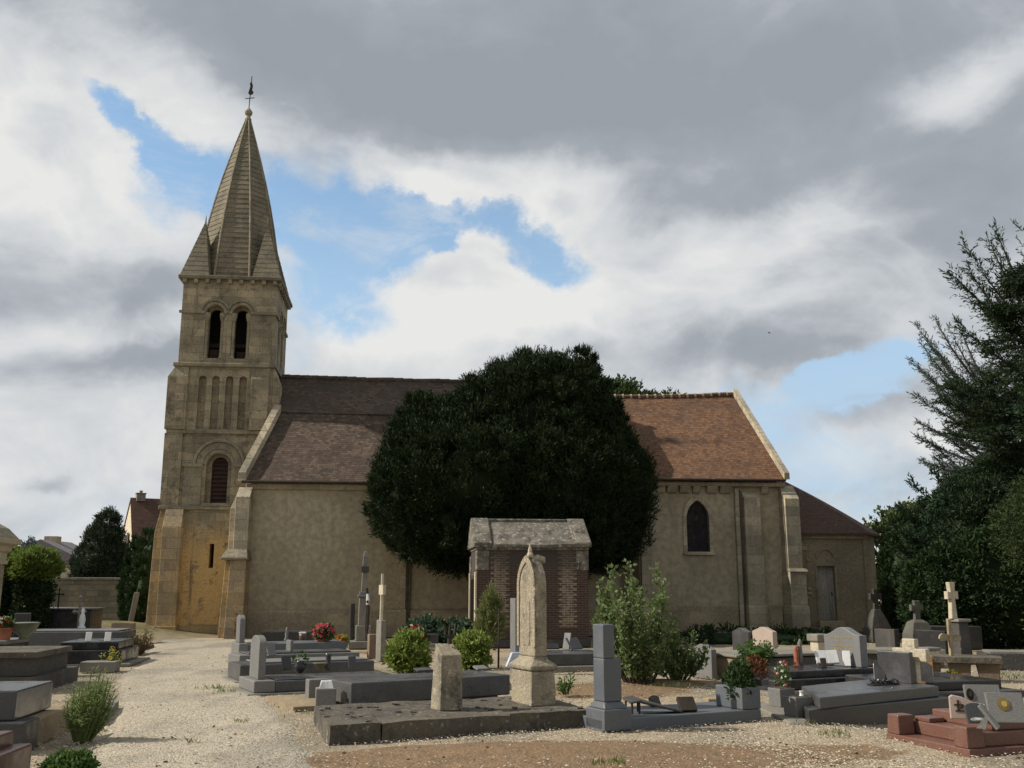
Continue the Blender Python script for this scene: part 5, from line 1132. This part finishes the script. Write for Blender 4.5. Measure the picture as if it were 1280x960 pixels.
slab('grave_kerb', 'low tan stone surround behind the small pale headstone', (3.75, 21.6, 0), 20, [(0,1.3,0,.1,0,.30,CONC,'kerb'),(0,.1,.101,1.2,0,.30,CONC,'kerb')], 'grave', rough=.012)
t = thing('low_wall', 'low ruined stone wall along the foot of chancel', 'wall', (6.0, 33.2, 0), 5)
g = MB()
for i in range(64):
    x = rnd.uniform(0, 7.2); s = rnd.uniform(.12, .34); z = rnd.uniform(0, .18); y = rnd.uniform(0, .5); hh = rnd.uniform(.10, .22)
    g.hexa([(x+dx*s*rnd.uniform(.8,1.1), y+dy*s*.6, z+(hh if k else 0)+rnd.uniform(-.02,.02)) for k in (0,1) for dx, dy in ((-1,-1),(1,-1),(1,1),(-1,1))])
g.build('stones', stone('dark_rubble', (.13,.115,.085), (.08,.075,.06), 2.5, lichen=((.26,.23,.17), .6, 6)), t, .015)
# red granite tomb at the right edge
t = thing('red_tomb', 'red granite tomb with corner posts at the lower right', 'tomb', (4.62, 10.62, 0), 18, GT)
box(0, 2.6, -.02, 1.26, -.05, .05).build('base_plate', REDG, t, .01)
for y in (.0, 1.04): box(.0, .22, y, y+.2, .051, .26, (.01,.0,.01,.01)).build('corner_post', REDG, t, .012)
box(.26, 2.6, .06, 1.16, .051, .19).build('lower_slab', REDG, t, .012); box(.50, 2.6, .14, 1.08, .191, .31).build('upper_slab', REDG, t, .012); box(.27, .48, .86, 1.1, .191, .24).build('foot_block', REDG, t, .01)
def rp(px, py, z=.312): return X(px, py, z)
x, y, _ = rp(1208, 899); t = thing('pink_plaque', 'pink stone plaque with dark emblem on the red granite tomb', 'plaque', (x, y, .312), -12, 'memorial plaques on the graves')
g = MB(); g.prism([(-.15,0),(.20,0),(.20,.15),(.08,.17),(-.02,.22),(-.12,.24),(-.15,.22)], 0, .05); g.build('tablet', PINK, t, .008)
g = MB().box(-.08, -.06, -.008, -.001, .08, .19).box(-.11, -.02, -.008, -.002, .135, .15).box(-.10, -.0, -.008, -.0015, .075, .088); g.prism([(-.06,.10),(.0,.12),(-.03,.15)], -.008, -.001); g.build('emblem', BRONZE, t)
plaque('grey marble plaque with oval portrait on red granite tomb', rp(1234, 899), -6, .36, .34, PALE, 15, .04, 'flat', (BRONZE, -.13, .24, .035, .06))
plaque('grey plaque with round gilt medallion at the right edge', rp(1262, 905), -6, .36, .30, PALE, 18, .04, 'flat', (GOLD, -.02, .18, .06, .065))
plaque('small arched dark plaque in front of the pink one', rp(1223, 905), 5, .20, .20, DGREY, 18, .03, 'round', (WHITE, 0, .035, .075, .02))
plaque('pale slanted plaque leaning at right edge of red tomb', rp(1250, 912), 60, .20, .26, PALE, 35, .03)
#PART4
# ------------------------------------------------------------------ surroundings
WALLM = stone('rough_boundary_wall', (.26,.225,.165), (.18,.16,.125), 1.0, .93, .9, lichen=((.34,.30,.22), .6, 4), dark=((.10,.09,.075), .55, .6), ashlar=(.55,.26,.9), jitter=False)
t = thing('boundary_wall', 'long rough stone wall closing the churchyard on the left', 'wall', (-40.0, 47.0, 0), 4)
o = rough_up(box(0, 30, 0, .45, -.1, 2.02).build('masonry', WALLM, None), 8, .02); o.parent = t
g = MB()
for i in range(30): g.box(i*1.0, i*1.0+.985, -.06, .51, 2.03, 2.14+rnd.uniform(-.015,.015))
g.build('coping', CONC, t, .02)
# corner of a tall tomb at the left edge
t = thing('burial_chapel', 'corner of a tall stone burial chapel at left edge', 'burial chapel', (-14.05, 26.2, 0), 5)
box(-2.2, 0, 0, 2.2, 0, 2.62).build('wall', OLD, t, .02); box(-2.3, .06, -.06, 2.3, 0, .5).build('plinth', DARKST, t, .02)
g = MB(); g.loft([[(-2.2-e,-e,z),(e,-e,z),(e,2.2+e,z),(-2.2-e,2.2+e,z)] for z, e in ((2.30,.001),(2.30,.05),(2.40,.06),(2.41,.02),(2.62,.03),(2.66,.10),(2.80,.12),(2.86,.27),(3.0,.30),(3.02,.22))]); g.build('cornice', CREAM, t, .01)
g = MB(); g.prism([(-2.45,3.021),(.25,3.021),(-.05,3.30),(-.35,3.46),(-1.85,3.46),(-2.15,3.30)], -.2, 2.4); g.build('roof', OLD, t, .02)
g = MB(); g.hexa([(.02,-.24,3.021),(.30,-.24,3.021),(.30,.04,3.021),(.02,.04,3.021),(.14,-.24,3.16),(.36,-.30,3.30),(.36,-.1,3.30),(.14,.0,3.16)]); g.build('corner_ornament', CREAM, t, .02)
box(-1.6, -.45, -.03, -.001, .5, 2.2).build('door', M['iron'], t)
# house behind the wall
HR = tiles('house_tiles', [(.085,.042,.028),(.13,.066,.043),(.10,.05,.034)], (.075,.045,.032), .26, .30, .3)
CRM = stone('cream_house_render', (.66,.58,.42), (.60,.52,.38), .5, .9, .15)
t = thing('house', 'cream rendered house with steep red tiled roof and chimney', 'house', (-23.5, 62.75, 0), 30)
g = MB(); g.prism([(0,0),(7.5,0),(7.5,3.2),(3.4,7.5),(0,3.2)], 0, 9, lambda u, v, w: (v, u*1.0, w)); 
g = MB().box(0, 9, 0, 7, 0, 3.0); g.add([(0,0,3.0),(0,7,3.0),(0,2.6,7.25),(.3,0,3.0),(.3,7,3.0),(.3,2.6,7.25)], [(0,2,1),(3,4,5),(0,3,5,2),(1,2,5,4),(0,1,4,3)]); g.build('wall', CRM, t)
g = MB(); g.hexa([(-.05,-.35,2.6),(9.2,-.35,2.6),(9.2,2.6,7.25),(-.05,2.6,7.25),(-.05,-.35,2.75),(9.2,-.35,2.75),(9.2,2.6,7.42),(-.05,2.6,7.42)]); g.hexa([(-.05,2.601,7.25),(9.2,2.601,7.25),(9.2,7.3,2.8),(-.05,7.3,2.8),(-.05,2.601,7.42),(9.2,2.601,7.42),(9.2,7.3,2.95),(-.05,7.3,2.95)]); rf = g.build('roof', HR, t)
g = MB().box(.3, .85, 2.35, 2.85, 7.2, 7.68).box(.26, .89, 2.3, 2.9, 7.681, 7.74); ch = g.build('chimney', CONC, rf); MB().lathe([(.09,7.741),(.10,7.86),(.13,7.87),(.13,7.9)], (.58,2.6,0), 8).build('chimney_pot', TERRA, ch)
wn = box(-.05, -.001, 2.6, 3.6, 3.9, 5.1).build('window', WHITE, t); box(-.07, -.051, 2.68, 3.52, 3.98, 5.02).build('pane', GL, wn); box(-.09, -.071, 2.1, 2.6, 3.85, 5.15).build('shutter', M['voidwood'], wn)
box(3.2, 3.9, -.0, .5, 5.6, 6.6).build('rooflight', M['iron'], t)
for nm, x, Y, w_, h_, rt, lbl in (('house', -47.5, 92, 9, 6.0, 4.6, 'far grey roofed house seen over the lime topped hedge'), ('house', -42.5, 97, 8, 3.8, 2.6, 'far low house with purple roof right of the hedge')):
    t = thing(nm, lbl, 'house', (x, Y, 0), 0); box(0, w_, 0, 6, 0, h_-2.2).build('wall', CRM, t)
    g = MB(); g.prism([(-.3,h_-2.2),(w_+.3,h_-2.2),(w_*.75,h_*.82),(w_*.42,h_),(.2,h_*.9)] if nm == 'x' else [(-.3,h_-2.2),(w_+.3,h_-2.2),(w_*.5,h_)], -.3, 6.3); g.build('roof', plain('far_slate', (.17,.15,.16), .9), t)
    box(w_*.42, w_*.55, 2, 3, h_-.9, h_+.4).build('chimney', M['plinth'], t)
# bird
t = thing('bird', 'tiny dark bird flying in front of the clouds', 'bird', (16.0, 60.0, 17.2), 40); t.scale = (.32, .32, .32)
g = MB(); g.lathe([(.01,-.2),(.06,-.08),(.07,.05),(.04,.16),(.01,.24)], n=8); g.add([(-.02,0,.08),(-.45,.05,.14),(-.36,.0,-.05),(-.02,0,-.06),(-.02,.03,.0),(.02,0,.08),(.45,.05,.14),(.36,0,-.05),(.02,0,-.06),(.02,.03,0)], [(0,1,2,3),(0,4,1),(1,4,2),(2,4,3),(5,8,7,6),(5,6,9),(6,7,9),(7,8,9)]); g.build('body', plain('dark_feathers', (.03,.03,.03)), t)

# ------------------------------------------------------------------ trees and shrubs
YEW = foliage('yew_needles', (.014,.027,.011), (.030,.048,.018), (.018,.031,.013), .03)
YEWB = foliage('dark_conifer_needles', (.026,.046,.022), (.044,.066,.030), (.032,.060,.034), .1)
HAZY = foliage('blue_green_needles', (.10,.13,.11), (.15,.18,.15), None, .2)
HEDGE = foliage('dark_hedge_leaf', (.020,.040,.016), (.038,.064,.024), None, .1)
def trunk(m, pts, rad, parent, n=9): return MB().tube(pts, rad, n).build('trunk', m, parent, smooth=True)
# the big yew
t = thing('yew_tree', 'great dark rounded yew tree standing against the nave', 'tree', (.1, 33.7, 0), 0)
ells = [((-.9,0,5.0),(3.7,2.9,2.7)),((1.5,0,4.9),(3.0,2.9,2.5)),((.6,0,7.0),(2.15,2.0,2.35)),((-2.6,-.2,4.6),(2.0,2.3,2.15)),((-1.6,0,6.3),(1.9,1.9,1.5)),((-.7,0,6.8),(1.5,1.6,1.9)),((-2.75,0,6.2),(1.5,1.7,1.5)),((1.9,0,7.5),(1.15,1.3,1.9)),((2.65,0,5.0),(1.6,2.0,2.2)),((1.9,0,6.9),(1.55,1.7,1.65)),((-.5,0,3.4),(3.0,2.4,1.2)),((2.2,0,3.5),(2.0,2.2,1.25))]
P, D_, L_, W_ = shell_leaves(ells, 1150, (.12,.52), 52, 5, .14, .030, up=1.0, spread=.42, zmin=2.35, out=.6)
clump = []
while len(clump) < 46:
    i = RG.choice(len(ells)); c, r = np.array(ells[i][0]), np.array(ells[i][1]); d = unit(RG.normal(size=3)); d[2] = abs(d[2])*.9-.15
    p_ = c+r*d*1.0
    if p_[2] < 3 or p_[1] > 2.2: continue
    if any(j != i and np.sum(((p_-np.array(c2))/(np.array(r2)*.95))**2) < 1 for j, (c2, r2) in enumerate(ells)): continue
    clump.append((tuple(p_), tuple(RG.uniform(.30, .78)*np.array([1,1,1.15]))))
P4_ = shell_leaves(clump, 600, (.05,.24), 40, 5, .15, .03, up=1.2, spread=.42, zmin=2.5, out=.5)
P3_ = shell_leaves(ells, 500, (.05,.2), 46, 4, .13, .03, up=.8, spread=.5, zmin=2.35, out=.6)
P2_, D2, L2, W2 = shell_leaves([((.6,0,7.2),(1.9,1.8,2.2)),((-1.7,0,6.5),(1.7,1.7,1.4)),((1.9,0,7.1),(1.4,1.5,1.5))], 190, (.2,.5), 30, 5, .19, .034, up=1.7, spread=.3, zmin=6.6)
P, D_, L_, W_ = cat((P,D_,L_,W_),(P2_,D2,L2,W2),P3_,P4_)
leaf_mesh('crown', YEW, P, D_, L_, W_, t, join([blob(c, tuple(x*.76 for x in r), 12, i) for i, (c, r) in enumerate(ells)]))
trunk(BARK, [(0,0,-.1),(.05,0,1.2),(-.1,0,3),(.1,0,5)], [.55,.42,.36,.2], t, 12)
# crown behind the chancel roof
def deciduous(label, x, Y, z0, ells, m, lobes, per, L, W, name='tree', cat_='tree', grp=None, tr=True, lr=(.25,.6), k=4, up=.3, core=.8):
    t = thing(name, label, cat_, (x, Y, 0), 0, grp)
    P, D_, L_, W_ = shell_leaves(ells, lobes, lr, per, k, L, W, up=up, spread=.7)
    leaf_mesh('crown' if tr else 'foliage', m, P, D_, L_, W_, t, join([blob(c, tuple(q*core for q in r), 9, i+3) for i, (c, r) in enumerate(ells)]) if core else None)
    if tr: trunk(BARK, [(0,0,-.1),(.1,0,z0*.5),(0,0,z0)], [.3,.22,.15], t)
    return t
deciduous('dark leafy tree top showing above the chancel ridge', 6.4, 50, 9.0, [((-1.2,0,9.6),(2.6,2.2,2.0)),((1.0,0,9.8),(1.3,1.2,1.5)),((.6,0,9.2),(1.8,1.6,1.4))], foliage('oak_leaf', (.03,.055,.018), (.055,.085,.028)), 200, 26, .24, .13, grp='trees behind the church')
# far left
P, D_, L_, W_ = shell_leaves([((0,0,2.4),(1.45,1.4,2.0)),((.1,0,3.8),(.95,.9,1.5)),((.22,0,5.0),(.42,.42,.85))], 360, (.14,.36), 24, 4, .22, .06, up=1.2, spread=.45)
t = thing('conifer', 'dense dark pointed conifer standing beyond the boundary wall', 'tree', (-23.6, 58.0, 0), 0); leaf_mesh('crown', foliage('far_conifer_needles', (.032,.05,.03), (.055,.075,.045), None, .1), P, D_, L_, W_, t, join([blob((0,0,2.3),(1.2,1.15,1.8)), blob((.1,0,3.8),(.75,.7,1.3))])); trunk(BARK, [(0,0,-.1),(.1,0,5)], [.25,.05], t)
t = thing('conifer', 'far small blue pointed conifer over the purple roof', 'tree', (-40.8, 85.0, 0), 0); P, D_, L_, W_ = shell_leaves([((0,0,2.6),(1.1,1.0,1.8)),((0,0,4.0),(.55,.5,1.4))], 60, (.15,.3), 16, 4, .3, .12, up=1.3); leaf_mesh('crown', foliage('far_blue_needles', (.10,.12,.14), (.13,.15,.17), None, .1), P, D_, L_, W_, t, blob((0,0,2.8),(.8,.8,1.9))); trunk(BARK, [(0,0,-.1),(0,0,3)], [.2,.08], t)
def column(label, x, Y, h, r, m, n=150):
    t = thing('clipped_cypress', label, 'cypress', (x, Y, 0), 0, 'dark clipped cypresses')
    e = [((0,0,h*.42),(r,r,h*.45)),((0,0,h*.66),(r*.72,r*.72,h*.36))]
    P, D_, L_, W_ = shell_leaves(e, n, (.06,.16), 26, 4, .13, .04, up=1.6, spread=.35, zmin=.1)
    leaf_mesh('foliage', m, P, D_, L_, W_, t, join([blob(c, tuple(q*.68 for q in rr), 10, i) for i, (c, rr) in enumerate(e)])); trunk(BARK, [(0,0,-.1),(0,0,h*.6)], [.12,.06], t)
column('slim dark clipped cypress at the end of boundary wall', -15.2, 41.0, 3.55, .52, HEDGE); column('broad dark clipped cypress touching the tower edge', -14.35, 40.0, 3.75, .62, HEDGE)
LTOP = foliage('lime_hedge_leaf', (.07,.11,.025), (.15,.20,.045), None, .35)
for i, (x, Y, w_, lbl) in enumerate(((-15.35, 31.0, .36, 'dark hedge block with lime green top beside burial chapel'), (-14.5, 30.8, .34, 'second dark hedge block with lime top, nearer the tower'))):
    t = thing('clipped_hedge', lbl, 'hedge', (x, Y, 0), 0, 'lime topped hedges')
    e = [((0,0,.9),(w_,.6,1.0)),((0,0,1.6),(w_*1.05,.6,.8))]
    P, D_, L_, W_ = shell_leaves(e, 150, (.06,.18), 22, 4, .11, .05, up=.5, zmin=.1); leaf_mesh('sides', HEDGE, P, D_, L_, W_, t, join([blob(c, tuple(q*.75 for q in rr), 10, k+i) for k, (c, rr) in enumerate(e)]))
    P, D_, L_, W_ = shell_leaves([((0,0,2.25),(w_*1.5,.75,.34))], 120, (.06,.2), 24, 4, .15, .05, up=1.0, zmin=2.0); leaf_mesh('top_growth', LTOP, P, D_, L_, W_, t)
# right hand conifers
def conifer(label, x, Y, h, brs, m, step, tw, k, L, W, trk, name='conifer', grp='conifers on the right', cores=None):
    t = thing(name, label, 'tree', (x, Y, 0), 0, grp)
    P, D_, L_, W_, wood = branch_leaves(brs, step, tw, k, L, W)
    leaf_mesh('crown', m, P, D_, L_, W_, t, cores); 
    trunk(BARK, trk, [.42, .3, .16, .05], t)
    g = MB()
    for w_ in wood: g.tube(w_, [.05*(1-.8*i/(len(w_)-1))+.008 for i in range(len(w_))], 5)
    g.build('limbs', BARK, t); return t
def ring(h0, h1, n, lf, rise, curl, jitter=.2):
    out = []
    for i in range(n):
        s = (i+RG.random())/n; z = h0+(h1-h0)*s; a = RG.uniform(0, 2*PI)
        ln = lf(s)*RG.uniform(.7, 1.15); out.append(((0,0,z), (math.cos(a), math.sin(a), 0), ln, rise*ln*RG.uniform(.5, 1.4), curl*ln*RG.uniform(.4, 1.5)))
    return out
def to(z, dx, dz, dy=0.0, curl=.5):
    ln = math.hypot(dx, dy); return ((0,0,z), (dx/ln, dy/ln, 0), ln, dz*(1-curl), dz*curl)
brs = ring(3.0, 11.6, 135, lambda s: 2.7*(1-s)**.6+.6, .25, -.15)
brs += [to(9.2,-2.2,3.0), to(9.0,-2.7,2.3), to(8.6,-2.0,3.0,.4), to(9.3,-1.6,2.9,-.3), to(7.0,-2.6,.9,.5), to(9.8,-1.2,2.9), to(9.6,-.6,3.0,-.4), to(6.3,-3.4,1.0), to(5.7,-3.0,.6,.3), to(6.6,-3.1,1.2,.2), to(7.8,-2.5,1.9,.3)]
conifer('tall dark conifer with upswept feathery limbs at the right edge', 16.6, 30.0, 12.5, brs, YEWB, .09, 1.0, 14, .16, .038, [(0,0,-.1),(.1,0,4),(.1,0,8),(0,0,12)], cores=join([blob((.7,.3,5.6),(1.5,1.4,3.2)), blob((1.0,0,9.0),(.8,.8,2.0))]))
brs = ring(3.5, 9.8, 50, lambda s: 2.0*(1-s)**.7+.6, .2, .35)
brs += [to(8.4,-2.6,3.1), to(8.0,-2.3,2.9,.5), to(7.8,-2.9,2.3), to(7.2,-2.6,2.3,-.5), to(7.2,-2.9,1.6), to(6.6,-2.7,1.2,.3), to(8.8,-1.4,2.6), to(9.0,-.9,2.7,.3), to(6.0,-2.9,1.2), to(5.4,-2.8,.9), to(8.2,-2.0,2.6,.2), to(8.2,-2.4,2.6,-.3), to(7.6,-2.2,2.6), to(7.0,-2.0,2.0,.3), to(8.8,-1.9,2.9)]
conifer('greyish conifer with a feathery limb rising to the left', 18.2, 37.0, 10.5, brs, HAZY, .09, .62, 10, .15, .036, [(0,0,-.1),(.1,0,4),(.1,0,7),(0,0,10)])
ye = [((.3,0,2.9),(2.1,2.0,2.1)),((1.9,0,3.6),(2.2,2.0,2.2)),((-.5,.2,2.4),(1.4,1.5,1.6)),((3.6,0,3.0),(2.2,2.0,2.8))]
t = thing('yew_tree', 'bushy dark yew with spreading sprays below the tall conifer', 'tree', (14.6, 31.5, 0), 0)
P, D_, L_, W_ = shell_leaves(ye, 900, (.2,.5), 40, 5, .15, .035, up=.5, spread=.45, zmin=1.6)
br, bd, bl, bw, wood = branch_leaves([to(2.8,-2.4,1.3), to(2.5,-2.7,1.0,-.4), to(2.3,-2.5,.7,.3), to(3.5,-1.9,1.4), to(4.0,-1.0,1.6), to(3.8,-1.4,1.5,-.5), to(2.6,-2.2,1.6,.3), to(4.2,-.2,1.6), to(4.4,.8,2.0,-.4)], .10, .6, 8, .18, .05)
P, D_, L_, W_ = cat((P,D_,L_,W_),(br,bd,bl,bw)); leaf_mesh('crown', YEWB, P, D_, L_, W_, t, join([blob(c, tuple(q*.62 for q in r), 10, i) for i, (c, r) in enumerate(ye)])); trunk(BARK, [(0,0,-.1),(.1,0,2),(.1,0,4)], [.35,.28,.15], t)
FRESH = foliage('fresh_yew_sprays', (.028,.046,.016), (.05,.072,.026), None, .15)
deciduous('olive green spray of a yew hanging at the right edge', 14.2, 26.5, 2.0, [((-.1,0,3.2),(1.1,.9,.8)),((.9,0,2.5),(1.1,.9,.7)),((.5,0,4.2),(.9,.7,.7))], FRESH, 110, 24, .16, .04, 'yew_tree', 'tree', None, True, (.2,.5), 5, .2, 0)
deciduous('light green leafy bush between sacristy and dark cypress', 17.0, 42.5, 2.2, [((-.7,0,2.4),(1.3,1.0,2.2)),((.5,0,3.0),(1.4,1.0,2.0))], foliage('hazel_leaf', (.075,.105,.035), (.13,.16,.06)), 170, 20, .20, .14, 'leafy_bush', 'bush', None, False)
column('large black green clipped cypress right of the sacristy', 13.55, 34.8, 3.9, .85, HEDGE, 260)
t = thing('hedge', 'tall dark clipped hedge behind the stone crosses at right', 'hedge', (13.9, 29.2, 0), -8)
he = [((-1.3,0,1.2),(1.2,.8,1.5)),((.2,0,1.5),(1.7,.9,1.75)),((1.9,0,1.4),(1.7,.9,1.6)),((3.6,0,1.3),(1.8,1.0,1.5))]
P, D_, L_, W_ = shell_leaves(he, 620, (.08,.26), 34, 4, .13, .055, up=.5, zmin=.05); leaf_mesh('foliage', HEDGE, P, D_, L_, W_, t, join([blob(c, tuple(q*.68 for q in r), 10, i) for i, (c, r) in enumerate(he)]))
deciduous('bright green low bush at the right edge by the hedge', 13.1, 24.2, 1.0, [((0,0,.9),(.75,.6,.8))], foliage('privet_leaf', (.07,.115,.02), (.13,.18,.04)), 90, 20, .11, .06, 'leafy_bush', 'bush', None, False, (.08,.2))
t = thing('house', 'far pale house glimpsed between cypress and hedge', 'house', (21.9, 58, 0), 0); box(0, 1.6, 0, 4, 0, 2.3).build('wall', CRM, t); MB().prism([(-.2,2.301),(1.8,2.301),(.8,3.0)], -.2, 4.2).build('roof', HR, t)
deciduous('dark broad tree mass behind the right hand conifers', 26.5, 52, 4.0, [((0,0,4.0),(5.0,3,4.0)),((6,0,6.0),(6,3,6))], YEWB, 240, 22, .34, .16, grp='trees behind the church', lr=(.4,.9))

# shrubs between the graves
def bush(label, px, py, r, h, m, n, L, W, name='round_bush', cat_='bush', grp='small bushes between the graves', up=.6, k=4):
    t = thing(name, label, cat_, X(px, py, 0), 0, grp)
    P, D_, L_, W_ = shell_leaves([((0,0,h*.5),(r,r*.9,h*.52))], n, (.15*r,.42*r), 16, k, L, W, up=up, spread=.8, zmin=.03)
    leaf_mesh('foliage', m, P, D_, L_, W_, t, blob((0,0,h*.48),(r*.8,r*.72,h*.44))); MB().tube([(0,0,-.05),(0,0,h*.4)], [.03,.02]).build('stem', BARK, t); return t
bush('bright yellow green round bush left of short stone pillar', 509, 839, .29, .60, LIME, 70, .12, .055); bush('bright yellow green round bush right of short stone pillar', 589, 835, .25, .56, LIME, 60, .12, .055)
bush('small dark green ball shrub at the bottom left corner', 86, 972, .15, .13, LEAF, 70, .05, .025)
t = thing('sapling', 'small feathery yellowish conifer sapling tied beside a stake', 'sapling', X(612, 824, 0), 0)
P, D_, L_, W_ = shell_leaves([((-.0,0,.72),(.25,.24,.36)),((.03,0,1.05),(.13,.13,.38)),((.06,0,1.36),(.05,.05,.18))], 70, (.04,.10), 20, 4, .13, .03, up=1.8, spread=.35); leaf_mesh('foliage', foliage('golden_conifer', (.13,.16,.055), (.21,.23,.09)), P, D_, L_, W_, t); MB().tube([(-.1,0,-.05),(-.05,0,.4),(.03,0,1.4)], [.03,.025,.01]).build('stem', BARK, t)
t = thing('stake', 'thin dark stake beside the feathery sapling', 'stake', X(623, 834, 0), 0); MB().tube([(0,0,-.05),(.01,0,1.22)], .022, 6).build('pole', M['iron'], t)
def stems(label, loc, n, hr, sp, m, per, L, W, name, cat_, lean=(0,0), petal=None, top=.25, wood=BARK, lo=.12):
    t = thing(name, label, cat_, loc, 0); P = []; D_ = []; g = MB(); PT = []
    for i in range(n):
        a = RG.uniform(0, 2*PI); rr = math.sqrt(RG.random()); x, y = sp*rr*math.cos(a), sp*rr*math.sin(a)*.8; h = RG.uniform(*hr)*(1-.35*rr**1.5)
        b = np.array([x*.35, y*.35, 0]); e = np.array([x+lean[0]*h, y+lean[1]*h, h]); c = (b+e)/2+np.array([x*.25, y*.25, .1*h])
        s = RG.uniform(lo, 1, per)[:,None]; q = (1-s)**2*b+2*s*(1-s)*c+s*s*e
        P.append(q+RG.normal(size=q.shape)*.03); d = RG.normal(size=q.shape); d[:,2] = np.abs(d[:,2])*.6+.2; D_.append(d)
        g.tube([tuple(b), tuple((b+2*c+e)/4), tuple(e)], [.014,.010,.004], 5)
        if petal: PT.append(np.repeat(e[None], 9, 0)+RG.normal(size=(9,3))*np.array([.02,.02,.05]))
    P = np.concatenate(P); D_ = np.concatenate(D_); leaf_mesh('leaves', m, P, D_, RG.uniform(.6,1.2,len(P))*L, RG.uniform(.7,1.2,len(P))*W, t); g.build('stems', wood, t)
    if petal: q = np.concatenate(PT); leaf_mesh('blossoms', petal, q, RG.normal(size=q.shape), L*.5, L*.35, t)
    return t
SHR = foliage('silvery_shrub_leaf', (.085,.135,.042), (.20,.25,.11), None, .3)
x, y, _ = X(800, 857, 0)
stems('tall loose leafy shrub behind the stepped grey stele', (x, y, .05), 40, (.8,2.55), .78, SHR, 125, .105, .058, 'leafy_shrub', 'shrub')
stems('low sprawling leafy shrub at the right foot of tall shrub', (2.95, 18.4, .05), 26, (.4,.95), .55, SHR, 70, .09, .05, 'low_shrub', 'shrub')
FEA = foliage('feathery_green', (.12,.165,.055), (.22,.27,.11), None, .35)
stems('feathery green plant spilling beside the left tombs', (-4.72, 11.5, 0), 80, (.36,.80), .26, FEA, 45, .085, .010, 'feathery_plant', 'plant', (.12,.0), None, wood=FEA, lo=.25)
stems('dry seeding weeds at the gravel edge near stepped black tomb', X(172, 818, 0), 30, (.25,.75), .35, foliage('dry_weed', (.14,.13,.06), (.22,.19,.10)), 26, .07, .03, 'dry_weeds', 'plant', (.1,0), RUST, wood=RUST)
stems('yellow flowered weeds beside small flat pale slab', X(140, 838, 0), 14, (.2,.5), .22, LIME, 20, .06, .03, 'yellow_weeds', 'plant', (0,0), YELP, wood=LIME)
stems('thin weed sprouting right of carved monument', X(708, 868, .05), 8, (.15,.38), .14, LEAF, 18, .08, .03, 'green_weed', 'plant', wood=LEAF)
GC = foliage('bluish_ground_leaf', (.05,.09,.055), (.09,.135,.085), None, .2)
t = thing('bed_plant', 'low bluish green leafy bed under the yew', 'plant bed', (-1.95, 30.6, 0), 0); P, D_, L_, W_ = shell_leaves([((-.3,0,.25),(.85,.5,.38)),((.6,0,.25),(.7,.5,.34))], 110, (.06,.16), 14, 3, .12, .09, up=.6, zmin=.05); leaf_mesh('leaves', GC, P, D_, L_, W_, t, blob((0,0,.15),(1.1,.4,.22)))
stems('withered brown stalks at the foot of nave buttress', (-9.0, 33.4, 0), 12, (.5,1.1), .25, RUST, 22, .10, .04, 'dead_shrub', 'plant', wood=BARK)
t = thing('bed_plant', 'dark low plants in the bed along the chancel', 'plant bed', (7.0, 31.2, 0), 0); P, D_, L_, W_ = shell_leaves([((-.8,0,.12),(1.1,.4,.24)),((.9,0,.1),(1.3,.4,.18)),((2.6,.2,.1),(.8,.4,.15))], 90, (.06,.18), 14, 3, .12, .07, up=.5, zmin=.03); leaf_mesh('leaves', HEDGE, P, D_, L_, W_, t, blob((.4,0,.1),(1.9,.3,.2)))
# grass tufts and weeds in the gravel
GR = foliage('tuft_grass', (.09,.13,.035), (.17,.20,.07), None, .3); P = []; D_ = []
for px, py, n, s in ((270,862,60,.12),(282,866,30,.08),(1040,920,60,.10),(771,957,40,.06),(748,958,14,.06),(1010,905,20,.06),(640,862,90,.16),(655,868,60,.12),(1240,850,120,.3),(1260,846,120,.3),(170,800,60,.2),(300,905,20,.06),(240,930,14,.05),(385,895,20,.08),(905,850,60,.2),(840,862,50,.2)):
    x, y, _ = X(px, py, 0); q = np.zeros((n,3)); q[:,0] = x+RG.normal(size=n)*s; q[:,1] = y+RG.normal(size=n)*s; q[:,2] = .005+mound(x, y); P.append(q); d = RG.normal(size=(n,3))*.5; d[:,2] = 1; D_.append(d)
for i in range(200):
    y = RG.uniform(30, 46); x = RG.uniform(-17, -12.5) if RG.random() < .6 else RG.uniform(8, 16)*y/32; n = 14; q = np.zeros((n,3)); q[:,0] = x+RG.normal(size=n)*.12; q[:,1] = y+RG.normal(size=n)*.12; q[:,2] = mound(x, y); P.append(q); d = RG.normal(size=(n,3))*.5; d[:,2] = 1; D_.append(d)
P = np.concatenate(P); D_ = np.concatenate(D_)
tag(leaf_mesh('grass', GR, P, D_, RG.uniform(.05,.11,len(P)), .012), 'tufts of grass and weeds growing in the gravel', 'grass', kind='stuff')

n = 2600; y = 9+RG.random(n)**1.3*22; x = RG.uniform(-.55, .55, n)*y; cl = np.array([mn.noise(Vector((a*.8, b*.8, 21))) for a, b in zip(x, y)]); keep = cl > RG.uniform(-.25, .35, n); x, y = x[keep], y[keep]
P = np.stack([x, y, np.array([mound(a, b) for a, b in zip(x, y)])+.012], 1); D_ = RG.normal(size=P.shape); D_[:,2] = np.abs(D_[:,2])*.25
tag(leaf_mesh('fallen_leaves', foliage('dry_brown_leaf', (.10,.065,.03), (.20,.14,.06), None, .1, .8), P, D_, RG.uniform(.025,.06,len(P)), RG.uniform(.015,.03,len(P))), 'dry brown leaves and twigs littering the gravel', 'leaf litter', kind='stuff')
